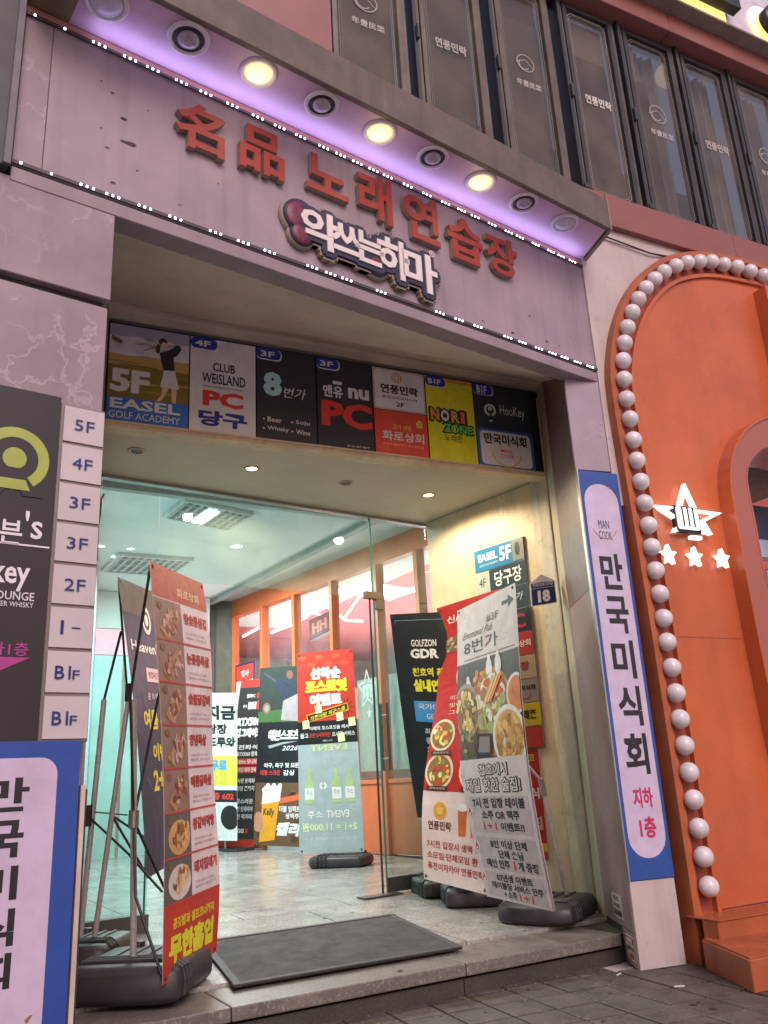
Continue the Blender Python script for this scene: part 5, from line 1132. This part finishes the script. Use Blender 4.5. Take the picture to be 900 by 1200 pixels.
# black lounge sign
bs = thing('lounge_sign', FAS(.0, 1, .1), 'black lounge signboard with a green keyhole logo and magenta triangle', 'sign')
L0 = -.62; R0 = s0-.016
B = wboard(L0, zB+.0, R0, zT+.015, OFF+.01, FAS); B.body('board', mat('black sheet', (.03, .026, .03), .35), .12, bs, bevel=.002)
B.rect(0, 0, 1, 1, '#2b252b'); W_ = B.w
def su(x, y): p = lpx(x, y, OFF+.01); return (p[0]-L0)/(R0-L0), (zT+.015-p[1])/(zT+.015-zB)
u, v = su(17, 537); ru = (su(58, 537)[0]-u)
B.ell(u, v, ru, ru*B.w/B.h*1.0, '#9aa64e', 2, 36).ell(u, v, ru*.68, None, '#2b252b', 3, 30).ell(u, v, ru*.34, None, '#9aa64e', 4, 24)
B.poly([(u-ru*.18, v+ru*.3*B.w/B.h), (u+ru*.18, v+ru*.3*B.w/B.h), (u+ru*.85, v+ru*1.15*B.w/B.h), (u+ru*.3, v+ru*1.15*B.w/B.h), (u+ru*.05, v+ru*.7*B.w/B.h), (u-ru*.3, v+ru*1.15*B.w/B.h), (u-ru*.85, v+ru*1.15*B.w/B.h)], '#2b252b', 5)
B.poly([(u-ru*.35, v+ru*.66*B.w/B.h), (u+ru*.35, v+ru*.66*B.w/B.h), (u+ru*.5, v+ru*.98*B.w/B.h), (u-ru*.5, v+ru*.98*B.w/B.h)], '#9aa64e', 6)
def st_(txt, x0, y0, x1, y1, col, bold=.02, l=3, L=2):
    a, b = su(x1, (y0+y1)/2); _, v0 = su((x0+x1)/2, y0); _, v1 = su((x0+x1)/2, y1); a0 = su(x0, (y0+y1)/2)[0]
    B.text(txt, a0, v0, a, v1, col, bold, l)
st_('헤븐', -32, 606, 26, 637, '#d5d0d4', .015); st_("'s", 29, 600, 50, 632, '#d5d0d4', .01); st_('Hookey', -72, 652, 35, 690, '#d5d0d4', .02); st_('LOUNGE', -12, 693, 40, 703, '#cfcace', .01); st_('BEER WHISKY', -8, 705, 39, 711, '#cfcace', .005); st_('지하1층', -32, 752, 33, 768, '#a83c84', .01)
a, b = su(35, 771), su(3, 806); B.poly([(a[0]-.52, a[1]+.0), (a[0], a[1]), ((a[0]-.26), b[1]+.012)], '#a03a80', 3)
B.rect(a[0]-.6, su(20, 637)[1]+.0, a[0]+.04, su(20, 639)[1], '#d5d0d4', 3); B.build(bs)
# lower sign
lo_ = thing('corner_sign', FAS(.1, STZ, .1), 'blue bordered white sign 만국미식회 below the black sign at the lower left', 'sign')
zq = lpx(60, 868, .13)[1]; sr_ = lpx(95, 872, .13)[0]
B = wboard(-.60, STZ+.02, sr_, zq, .13, FAS); B.body('board', m_alu, .03, lo_, bevel=.001)
B.rect(0, 0, 1, 1, '#2b4a94').rrect(.08, .045, 1-.065/B.w, .98, .05, '#bdaec6', 2)
def su2(x, y): p = lpx(x, y, .13); return (p[0]+.60)/(sr_+.60), (zq-p[1])/(zq-STZ-.02)
for c, (x0, y0, x1, y1) in zip('만국미식', ((-22, 912, 34, 952), (-26, 962, 27, 1006), (-28, 1016, 20, 1056), (-32, 1066, 16, 1110))):
    a0, a1 = su2(x0, (y0+y1)/2)[0], su2(x1, (y0+y1)/2)[0]; B.text(c, a0, su2(0, y0)[1], a1, su2(0, y1)[1], '#26242a', .03, 3)
a0, a1 = su2(-34, 1135)[0], su2(12, 1135)[0]; B.text('회', a0, su2(0, 1118)[1], a1, su2(0, 1160)[1], '#26242a', .03, 3)
B.poly([su2(28, 1196), su2(34, 1190), su2(38, 1189), su2(31, 1200)], '#8a6a4c', 3)
B.build(lo_)
t = thing('leaning_board', FAS(.42, STZ, .02), 'thin cream edged board leaning behind the blue bordered sign', 'board')
fbox(sr_+.012, sr_+.026, STZ, lpx(97, 920, .1)[1], .115, .02).build('board', mat('cream edge', (.55, .47, .40), .5, stain=.3), t); fbox(sr_+.030, sr_+.036, STZ, lpx(97, 925, .1)[1], .10, .01).build('backing', m_dark, t)
# cable stubs by the floor plates
mb = MB(); rnd = random.Random(5)
pts = [lpx(124, 577, .08), lpx(121, 583, .08), lpx(120, 600, .08), lpx(118, 612, .08), lpx(117, 630, .08), lpx(116, 655, .08)]
mb.tube([FAS(s, z, .06) for s, z in pts], .004, 5); tag(mb.build('loose_cable', m_dark), 'thin black cable hanging beside the white floor plates', 'cable')

# ================================================================== RIGHT: white wall, arch
ww = thing('white_wall', WALL(.5, 2.4), 'white wall sheet around the orange arch above the pillar', 'wall')
arch_o = [(.046, STZ), (.046, 1.35), (.02, 2.36), (.006, 2.844), (.021, 3.071), (.126, 3.40), (.318, 3.70), (.577, 3.935), (.87, 4.065), (1.118, 4.118), (1.50, 4.145)]
CX = 1.5
def smooth(pts, k=3):
    for _ in range(k):
        q = [pts[0]]
        for a, b in zip(pts[:-1], pts[1:]): q += [(a[0]*.75+b[0]*.25, a[1]*.75+b[1]*.25), (a[0]*.25+b[0]*.75, a[1]*.25+b[1]*.75)]
        pts = q+[pts[-1]]
    return pts
AO = smooth(arch_o, 2); AOm = AO+[(2*CX-s, z) for s, z in AO[::-1][1:]]
def inset(pts, d):
    out = []
    n = len(pts)
    for i, (s, z) in enumerate(pts):
        a = pts[max(0, i-1)]; b = pts[min(n-1, i+1)]; dx, dz = b[0]-a[0], b[1]-a[1]; l = sqrt(dx*dx+dz*dz) or 1
        out.append((s+dz/l*d, z-dx/l*d))
    return out
# white sheet between wall edges and arch: strip from arch outline out to a rectangle
outer = []
for s, z in AOm: outer.append((s, z))
half = [(s, z) for s, z in AO if z > 2.2]
A_ = [WALL(s, z, 0) for s, z in half]
Bp = []
for s, z in half:
    Bp.append(WALL(-.03 if s < .35 else -.03+(s-.35)/(1.15)*1.5, 4.06 if s > .35 else min(4.06, 2.2+(z-2.2)*(4.06-2.2)/(max(.01, 3.74-2.2))), 0))
MB().ribbon(A_, Bp, WN*-.05).build('sheet', m_wdirty, ww)
fbox(-.03, CX*2, 4.0, 4.10, .004, -.04, WALL).build('top_strip', m_wdirty, ww, .002, 1)
mb = MB(); mb.tube([WALL(-.02, 4.035, .015), WALL(.2, 4.01, .02), WALL(.55, 3.985, .018), WALL(.75, 4.01, .012)], .006, 6); tag(mb.build('wall_cable', m_dark), 'black cable running along the top of the white wall sheet', 'cable')
oa = thing('orange_arch', WALL(CX, STZ), 'large glossy orange arch with a border of white globe bulbs', 'archway')
i1 = inset(AOm, .035); i2 = inset(AOm, .062); i3 = inset(AOm, .165); i4 = inset(AOm, .19)
def rb(a, b, o0, o1, nm, m): return MB().ribbon([WALL(s, z, o1) for s, z in a], [WALL(s, z, o1) for s, z in b], WN*(o0-o1)).build(nm, m, oa)
rb(AOm, i1, .055, -.05, 'outer_rim', m_orgw); rb(i1, i2, .04, -.05, 'inner_rim', m_org)
rb(i2, i3, .02, -.03, 'bulb_trough', m_orgd); rb(i3, i4, .05, -.03, 'trough_lip', m_org)
# face panel with inner arch cut: build as ribbon between i4 and the inner arch outline
def apx(x, y, off): p = at_plane(x, y, W0+WN*off, WN); return ((p-W0).dot(WD), p.z)
PD = .12
inn = smooth([(.80, .10)]+[apx(x, y, .03) for x, y in ((881, 797), (864, 709), (848, 619), (840, 575), (841, 545), (849, 522), (861, 507), (875, 498), (893, 492))]+[(1.50, apx(893, 490, .03)[1]+.03)], 2)
inn = inn+[(2*CX-s, z) for s, z in inn[::-1][1:]]
def resample(pts, n):
    L = [0]
    for a, b in zip(pts[:-1], pts[1:]): L.append(L[-1]+sqrt((a[0]-b[0])**2+(a[1]-b[1])**2))
    out = []; j = 0
    for i in range(n):
        t = L[-1]*i/(n-1)
        while j < len(L)-2 and L[j+1] < t: j += 1
        f = (t-L[j])/max(1e-9, L[j+1]-L[j]); f = min(1, f); out.append((pts[j][0]*(1-f)+pts[j+1][0]*f, pts[j][1]*(1-f)+pts[j+1][1]*f))
    return out
N_ = 81; i4c = [(s, max(z, .095)) for s, z in i4]; ra, rb_ = resample(i4c, N_), resample(inn, N_)
rb(ra, rb_, .03, -.02, 'face_panel', m_org)
in2 = inset(rb_, .012); in3 = inset(in2, .25); in3 = [(s, max(.1, z)) for s, z in in3]
rb(rb_, in2, PD+.01, -.02, 'inner_rim', m_org)
opn = smooth([(1.12, .10), (1.10, 1.2)]+[apx(x, y, PD) for x, y in ((897, 685), (891, 653), (883, 608), (875, 571), (873, 553), (877, 538), (889, 525), (900, 520))]+[(1.50, apx(900, 519, PD)[1]+.02)], 2)
opn = opn+[(2*CX-s, z) for s, z in opn[::-1][1:]]
rb(resample(in2, N_), resample(opn, N_), PD, .03, 'portal_face', m_orgf)
rb(resample(opn, N_), resample(inset(opn, .015), N_), PD+.002, -.25, 'portal_reveal', m_orgf)
# base board and panel seams
fbox(.075, CX*2-.075, STZ, .09, .028, -.02, WALL).build('base_board', m_org, oa)
fbox(.225, .745, 1.455, 1.459, .0315, .029, WALL).build('panel_seam', m_orgd, oa)
# right hand vertical fin
MB().box(WALL(1.46, 2.96, .03), WD*.03, WN*.10, Z*.93).build('fin', m_org, oa)
# bulbs
bp = [(1.651, 4.094), (1.518, 4.097), (1.389, 4.1), (1.256, 4.088), (1.138, 4.08), (1.018, 4.05), (0.895, 4.011), (0.782, 3.956), (0.663, 3.882), (0.566, 3.803), (0.476, 3.714), (0.393, 3.615), (0.324, 3.507), (0.262, 3.386), (0.218, 3.269), (0.185, 3.144), (0.169, 3.015), (0.166, 2.884), (0.169, 2.754), (0.171, 2.621), (0.173, 2.492), (0.178, 2.361), (0.182, 2.23), (0.186, 2.097), (0.186, 1.969), (0.188, 1.832), (0.193, 1.699), (0.194, 1.563), (0.195, 1.431), (0.2, 1.293), (0.202, 1.158), (0.202, 1.022), (0.206, 0.886), (0.209, 0.75), (0.211, 0.615), (0.215, 0.475), (0.218, 0.339), (0.223, 0.199)]
PXB = [(894.5, 323), (879, 318), (863.7, 313), (848, 310), (833.7, 306.8), (819.5, 306.8), (805, 308), (791.8, 312), (778, 318.8), (767, 327.5), (756.8, 338), (747.8, 350.8), (740.8, 366), (735, 383.8), (731.5, 402), (730, 422.5), (731, 444.5), (734, 467.5), (738, 491), (742, 515.5), (746, 539.5), (750.6, 564.4), (755, 589.6), (759.6, 615.6), (763.4, 641), (768, 668.6), (773, 696), (777.4, 724.4), (781.8, 752.3), (787.2, 782.2), (792.2, 812), (796.8, 842.5), (802.2, 873.5), (807.5, 905), (812.9, 937), (818.7, 970.6), (824.4, 1004), (830.6, 1039)]
bp = []
for x, y in PXB:
    p = at_plane(x, y, W0+WN*.07, WN); bp.append(((p-W0).dot(WD), p.z))
bp += [(2*CX-s, z) for s, z in bp if 2*CX-s > bp[0][0]+.08]
g0 = None
for s, z in bp:
    c = WALL(s, z, .07)
    if g0 is None:
        g0 = MB().ball(WALL(0, 0, 0)-W0, .0505, 20, 12).build('globe_bulb', m_bulb); g0.parent = oa
        g1 = MB().lathe((0, 0, 0), WN, [(.022, -.052), (.022, -.03), (.028, -.028)], 12).build('bulb_socket', m_orgd); g1.parent = g0; gb_ = g0; gs_ = g1
    else:
        gb_ = copy_obj(g0, oa); gs_ = copy_obj(g1, gb_)
    gb_.location = c-oa.location; rr = random.random()*6; 
# star light
m_star = emis('white star light', (1, 1, .98), 1.25); 
sg = thing('star_sign', WALL(.5, 2.2), 'white lit five point star outline with a fist in its middle on the orange arch', 'lit sign')
def apx(x, y, off): p = at_plane(x, y, W0+WN*off, WN); return ((p-W0).dot(WD), p.z)
sp_ = [(801, 567), (813.5, 597), (843.5, 602), (825.5, 613), (832, 627), (806, 613), (788, 624), (790, 606), (766, 593), (794, 594)]
S_ = [apx(x, y, .06) for x, y in ((800.5, 567), (815, 598), (844, 602), (824, 612), (833, 627), (812, 622), (788, 624), (793, 611), (765.5, 592.5), (793, 595))]
csx = sum(s for s, z in S_)/10; csz = sum(z for s, z in S_)/10
IN = [(csx+(s-csx)*.76, csz+(z-csz)*.76) for s, z in S_]
MB().ribbon([WALL(s, z, .045) for s, z in S_+S_[:1]], [WALL(s, z, .045) for s, z in IN+IN[:1]], WN*.03).build('star_outline', m_star, sg)
fc_ = apx(807, 608, .08); fist = thing('x', (0, 0, 0), '', '') if False else None
m_gv = mat('fist groove', (.02, .012, .01), .7)
MB().box(WALL(fc_[0]-.105, fc_[1]-.085, .045), WD*.20, WN*.034, Z*.165).build('fist_surround', m_gv, sg, .02, 2)
MB().box(WALL(fc_[0]-.092, fc_[1]-.068, .05), WD*.172, WN*.038, Z*.138).build('fist', m_star, sg, .018, 2)
for k in range(3): MB().box(WALL(fc_[0]-.055+.041*k, fc_[1]-.05, .086), WD*.010, WN*.006, Z*.115).build('finger_groove', m_gv, sg)
MB().box(WALL(fc_[0]+.0, fc_[1]-.118, .05), WD*.085, WN*.03, Z*.022).build('wrist_bar', m_star, sg, .006, 2)
for k, (x, y, w3) in enumerate(((782, 651, 'leftmost'), (813, 653.5, 'middle'), (845, 655.5, 'rightmost'))):
    c = apx(x, y, .05); P = [WALL(c[0]+.058*(1 if i % 2 == 0 else .45)*sin(2*pi*i/10), c[1]+.062*(1 if i % 2 == 0 else .45)*cos(2*pi*i/10), .04) for i in range(10)]
    tag(MB().prism(P, WN*.03).build('small_star_light', m_star), w3+' of the three small white lit stars below the star sign', 'lit star', 'three small stars on the arch')
light('star_glow', 'POINT', WALL(.5, 2.2, .25), .8, (1, .95, .9), .1)
# room behind portal
ib = thing('portal_room', WALL(CX, 1, -1.2), 'bright shop interior seen through the inner orange arch', 'room')
fbox(.4, 2.6, STZ, 3.1, -1.6, -1.7, WALL).build('rear_wall', mat('lilac wall', (.50, .42, .62), .5), ib)
fbox(.4, 2.6, 2.85, 2.95, -.1, -1.6, WALL).build('ceiling', m_dark, ib)
fbox(.4, 2.6, 2.28, 2.42, -.9, -1.0, WALL).build('blue_beam', mat('pale blue beam', (.5, .6, .75), .4), ib)
fbox(.4, 2.6, 2.42, 2.7, -.9, -1.0, WALL).build('dark_band', mat('dark band', (.05, .06, .1), .4), ib)
fbox(.4, 2.6, 1.9, 2.28, -1.2, -1.25, WALL).build('pink_grid', mat('pink grid', (.55, .22, .28), .4), ib)
fbox(.4, .45, STZ, 3.0, -.12, -1.6, WALL).build('side_wall', mat('lilac wall', (.50, .42, .62), .5), ib)
tag(MB().bar(WALL(.9, 2.13, -.8), WALL(1.9, 2.10, -.8), .025, 8).build('tube_light', m_wn), 'white tube light inside the orange portal', 'tube light')
light('portal_light', 'AREA', WALL(1.5, 2.7, -.6), 22, (.95, .9, 1), .8, .6)
# orange steps
os_ = thing('orange_steps', WALL(.9, STZ, .3), 'orange painted steps with checker plate treads under the arch', 'steps')
e0_, e1_ = at_z(804, 1124, STZ), at_z(827.5, 1136, STZ)
pA = WALL(.03, STZ, .0); pB = WALL(.03, STZ, .15)
MB().box(WALL(.03, STZ+.001, .112), WD*3, WN*.10, Z*.205).build('upper_riser', m_orgw, os_, .004, 1)
def plate_tread(O, U, V_, nm):
    MB().box(O, U, V_, Z*.006).build(nm, m_orgw, os_, .001, 1)
    mb = MB(); nu, nv = int(V3(U).length/.028), max(1, int(V3(V_).length/.028)); u, v = V3(U).normalized(), V3(V_).normalized()
    for i in range(min(nu, 40)):
        for j in range(nv):
            c = V3(O)+u*(i+.5)*.028+v*(j+.5)*.028+Z*.006; d = (u+v) if (i+j) % 2 else (u-v); d.normalize(); p = Z.cross(d)
            mb.add([c-d*.011, c-p*.0028, c+d*.011, c+p*.0028, c+Z*.002], [(0, 1, 4), (1, 2, 4), (2, 3, 4), (3, 0, 4)])
    o = mb.build('checker_studs', m_orgw, os_); o['kind'] = 'stuff'
plate_tread(WALL(.03, .081, .012), WD*1.4, WN*.205, 'upper_tread')
f0 = WALL(.12, STZ, .212); g0_ = at_z(885, 1165, STZ); sd2 = (g0_-at_z(827.5, 1136, STZ)); 
l0 = at_z(827.5, 1136, STZ); ext = WD*1.6
zl = .125
MB().hexa([l0, l0+ext, g0_+ext, g0_]+[p+Z*zl for p in (l0, l0+ext, g0_+ext, g0_)]).build('lower_step', m_orgw, os_, .004, 1)
plate_tread(l0+Z*(zl+.0005)+WD*.01, ext, sd2*.97, 'lower_tread')
gr = MB()
for k in range(9): gr.box(l0+sd2*.72+WD*(.22+k*.022)+Z*(zl+.008), WD*.009, sd2*.16, Z*.004)
gr.build('tread_grate', m_dark, os_)
MB().box(l0+sd2*-.0+Z*0-WN*.2, WD*2, WN*.02, Z*.1).build('backing', m_orgd, os_)

# ================================================================== UPPER FLOOR
uw = thing('upper_wall', WALL(0, 4.2), 'red brown panelled upper floor wall with a long window band', 'wall')
FRZ, TOPZ = 4.33, 5.99
for a, b in ((-2.0, -.9), (-.9, .2), (.2, 1.35), (1.35, 2.6)):
    fbox(a+.002, b-.002, 4.09, FRZ, .045, -.1, WALL).build('spandrel_panel', m_red, uw, .003, 1)
ul = apx(385, 40, .0)[0]
fbox(-4.2, ul-.001, 4.09, 7.5, .05, -.2, WALL).build('side_panel', m_red, uw, .003, 1)
for a, b in ((-1.9, -.6), (-.6, 1.06), (1.06, 2.6), (2.6, 4.0)):
    fbox(a+.002, b-.002, TOPZ, 6.168, .10, -.1, WALL).build('cornice_panel', m_red, uw, .004, 1)
fbox(ul, 3.2, TOPZ-.02, TOPZ+.03, -.02, -.1, WALL).build('window_head', m_dark, uw)
fbox(ul-.01, 3.2, 4.32, 6.02, -1.3, -1.35, WALL).build('room_back', mat('dim room', (.25, .23, .21), .7), uw)
# windows
WN_ = [(-1.66, -1.19), (-1.06, -.62), (-.47, -.04), (.12, .56), (.67, 1.14), (1.24, 1.70), (1.79, 2.26), (2.36, 2.8)]
labs = ['leftmost upper window with a bird emblem, cut by the canopy', 'second upper window from the left reading 연풍민락 on grey film', 'third upper window from the left with a round bird emblem',
        'fourth upper window with a brown board behind and 연풍민락', 'fifth upper window with brown board and pale curtain', 'sixth upper window from the left with a pale curtain', 'seventh upper window with a bright lamp reflection low down', 'upper window at the right edge of the picture']
def notch(a, b, c, d, r=.06):
    return [(a+r, c), (b-r, c), (b-r, c+r*.6), (b-r*.6, c+r), (b, c+r), (b, d-r), (b-r*.6, d-r), (b-r, d-r*.6), (b-r, d), (a+r, d), (a+r, d-r*.6), (a+r*.6, d-r), (a, d-r), (a, c+r), (a+r*.6, c+r), (a+r, c+r*.6), (a+r, c)]
m_curt = mat('pale curtain', (.50, .50, .56), .8, .2, 3); m_brd = mat('brown board', (.30, .13, .09), .5, .2, 4); m_film = mat('grey window film', (.20, .185, .16), .35, .3, 2, stain=.35, stain_col=(.08, .07, .06))
m_fr = mat('black window frame', (.03, .03, .035), .35, .2, 6); m_brz = mat('bronze window track', (.13, .11, .09), .4, .2, 6, metal=.4)
for k, (a, b) in enumerate(WN_):
    t = thing('upper_window', WALL((a+b)/2, FRZ), labs[k], 'window', 'row of upper floor windows'); fw = .035; z0, z1 = FRZ+.005, TOPZ-.03
    for s0_, s1_, q0, q1 in ((a, a+fw, z0, z1), (b-fw, b, z0, z1), (a+fw, b-fw, z0, z0+fw), (a+fw, b-fw, z1-fw, z1)):
        fbox(s0_, s1_, q0, q1, .0, -.05, WALL).build('frame', m_fr if k > 2 else m_brz, t, .003, 1)
    fbox(a+fw, b-fw, z0+fw, z1-fw, -.025, -.031, WALL).build('pane', m_win, t)
    B = wboard(a+fw, z0+fw, b-fw, z1-fw, -.022, WALL); w1, h1 = B.w, B.h; cG = '#8d8a86'
    N1 = notch(.06, .94, .03*.9, .975, .05); asp = w1/h1
    def nn(m): 
        r_ = .09; return [(u_, v_) for u_, v_ in [(m+r_, m*asp), (1-m-r_, m*asp), (1-m-r_*.5, (m+r_*.5)*asp), (1-m, (m+r_)*asp), (1-m, 1-(m+r_)*asp), (1-m-r_*.5, 1-(m+r_*.5)*asp), (1-m-r_, 1-m*asp), (m+r_, 1-m*asp), (m+r_*.5, 1-(m+r_*.5)*asp), (m, 1-(m+r_)*asp), (m, (m+r_)*asp), (m+r_*.5, (m+r_*.5)*asp), (m+r_, m*asp)]]
    B.line(nn(.05), .005, cG, 1).line(nn(.085), .003, cG, 1)
    vt = .46
    if k % 2 == 1: B.text('연풍민락', .2, vt, .82, vt+.05, '#c4c0bc', .03, 1)
    else:
        B.ring(.5, vt-.04, .2, .12, '#a8a5a2', 1).ring(.46, vt-.03, .12, .2, '#a8a5a2', 1.3, .5, 4).line([(.28, vt-.03), (.5, vt-.06), (.66, vt-.02)], .006, '#a8a5a2', 1.2).text('年豊民樂', .25, vt+.055, .8, vt+.09, '#c4c0bc', .02, 1)
    B.build(t, M_VINYL, 'border_and_lettering', gain=.75 if k != 3 else 1.1)
    if k < 3: fbox(a+fw+.01, b-fw-.01, z0+.04, z1-(.28 if k != 0 else .04), -.06, -.065, WALL).build('window_film', m_film, t)
    if k in (3, 4):
        fbox(a+.03, b-(.03 if k == 3 else .22), z0+.03, z1-.35, -.09, -.11, WALL).build('board', m_brd, t)
        fbox(a+.03, b-(.03 if k == 3 else .30), z1-.345, z1-.04, -.092, -.11, WALL).build('beige_board', mat('beige board', (.45, .36, .26), .6, .1, 5), t)
    if k == 2: fbox(a+fw+.01, b-fw-.01, z1-.28, z1-.04, -.07, -.075, WALL).build('roller_blind', mat('brown blind', (.16, .11, .08), .7), t)
    if k >= 4 or k == 1:
        A_, B_ = [], []; s = (b-.24 if k == 4 else a+.03)
        while s < b-.02: 
            o3 = -.16+.022*sin(s*90)+.01*sin(s*37); A_.append(WALL(s, z0, o3)); B_.append(WALL(s, z1, o3)); s += .012
        MB().ribbon(A_, B_, WN*-.004).build('curtain', m_curt, t)
    fbox(a-.03 if k else a-.02, a-.004, FRZ, TOPZ, -.01, -.1, WALL).build('track', m_brz, t); fbox(a-.06, a-.034, FRZ, TOPZ, .012, -.1, WALL).build('mullion', m_fr, t, .002, 1)
    fbox(b+.004, b+.03, FRZ, TOPZ, -.012, -.1, WALL).build('track', m_brz, t)
    fbox(a-.055, a-.01, FRZ+.02, FRZ+.06, .03, .012, WALL).build('latch', m_dark, t, .004, 1); fbox(a-.05, a-.03, FRZ+.75, FRZ+.86, .035, .012, WALL).build('handle', m_dark, t, .004, 1)
# top right yellow-lit sign
ts = thing('rooftop_sign', WALL(1.8, 6.5), 'white signboard with black letters glowing yellow at the top right', 'sign')
a0 = apx(740, 0, .30); a1 = apx(900, 68, .30)
zS = 6.17
fbox(-.5, 4.2, zS, zS+.022, .21, -.1, WALL).build('ledge', mat('grey ledge', (.22, .19, .15), .5, .2, 5, stain=.3), ts, .003, 1)
fbox(-.5, 4.2, zS+.024, zS+1.3, .17, .10, WALL).build('signboard', mat('sign white', (.62, .58, .68), .4), ts)
m_blk = mat('black letter', (.015, .015, .018), .35); m_glow = emis('yellow backlight', (1, .66, .12), 1.6)
def yb(x0, y0, x1, y1, nm, m, o0, o1): 
    p, q = apx(x0, y0, .42), apx(x1, y1, .42); fbox(p[0], q[0], min(p[1], q[1]), max(p[1], q[1]), o0, o1, WALL).build(nm, m, ts, .004, 1)
pL = apx(864, 14, .25); fbox(pL[0]-1.3, pL[0], pL[1]-.01, pL[1]+.09, .29, .21, WALL).build('letter_bar', m_blk, ts, .003, 1)
fbox(pL[0]-1.3, pL[0]-.05, zS+.03, pL[1]+.04, .180, .172, WALL).build('backlight', m_glow, ts)
pR = apx(893, 18, .25); MB().lathe(WALL(pR[0]+.14, pR[1]+.0, .21), WN, [(.06, 0), (.06, .07), (.13, .07), (.13, 0)], 28).build('letter_ring', m_blk, ts)
MB().lathe(WALL(pR[0]+.14, pR[1]+.0, .172), WN, [(.21, 0), (.21, .008), (0, .008)], 28).build('backlight', m_glow, ts)
light('sign_glow', 'POINT', WALL(pL[0]-.1, pL[1]-.05, .35), .6, (1, .7, .2), .1)

# ================================================================== LITTER
for k, ((x, y), a) in enumerate((((725, 1142), .4), ((796, 1156), -.5))):
    c = at_z(x, y, STZ+.004); d = V3((cos(a), sin(a), 0))*.022
    t = MB().bar(c-d, c+d, .0045, 8).build('cigarette_butt', m_white); tag(t, 'white cigarette butt on the pavers '+('near the right pillar foot' if k == 0 else 'in front of the orange steps'), 'cigarette butt')

# trodden gum spots and small dirt on the ground, too many to tell apart
rnd = random.Random(21); mb = MB()
for k in range(90):
    if k < 60: x, y, z = rnd.uniform(1.6, 4.2), rnd.uniform(1.9, 3.35), STZ+.0012
    else:
        x, y = rnd.uniform(.9, 3.2), rnd.uniform(3.5, 5.0); z = land(y)+.001
    r = rnd.uniform(.006, .017); mb.add([(x+r*rnd.uniform(.7, 1.1)*cos(pi*i/4), y+r*rnd.uniform(.7, 1.1)*sin(pi*i/4), z+.0012*(i % 2 == 9)) for i in range(8)], [tuple(range(8))])
o = mb.build('gum_spots', mat('trodden gum', (.045, .042, .04), .7)); o['kind'] = 'stuff'; o['label'] = 'dark trodden gum spots on pavers and landing'
mb = MB()
for k in range(40):
    x, y = rnd.uniform(1.2, 3.2), 3.455-.02-rnd.random()**2*.25; a = rnd.random()*3; r = rnd.uniform(.004, .012)
    mb.box((x, y, STZ+.001), (r*cos(a), r*sin(a), 0), (-r*.5*sin(a), r*.5*cos(a), 0), (0, 0, r*.3))
o = mb.build('small_debris', mat('dry debris', (.22, .18, .13), .8)); o['kind'] = 'stuff'; o['label'] = 'small dry debris gathered along the foot of the step'
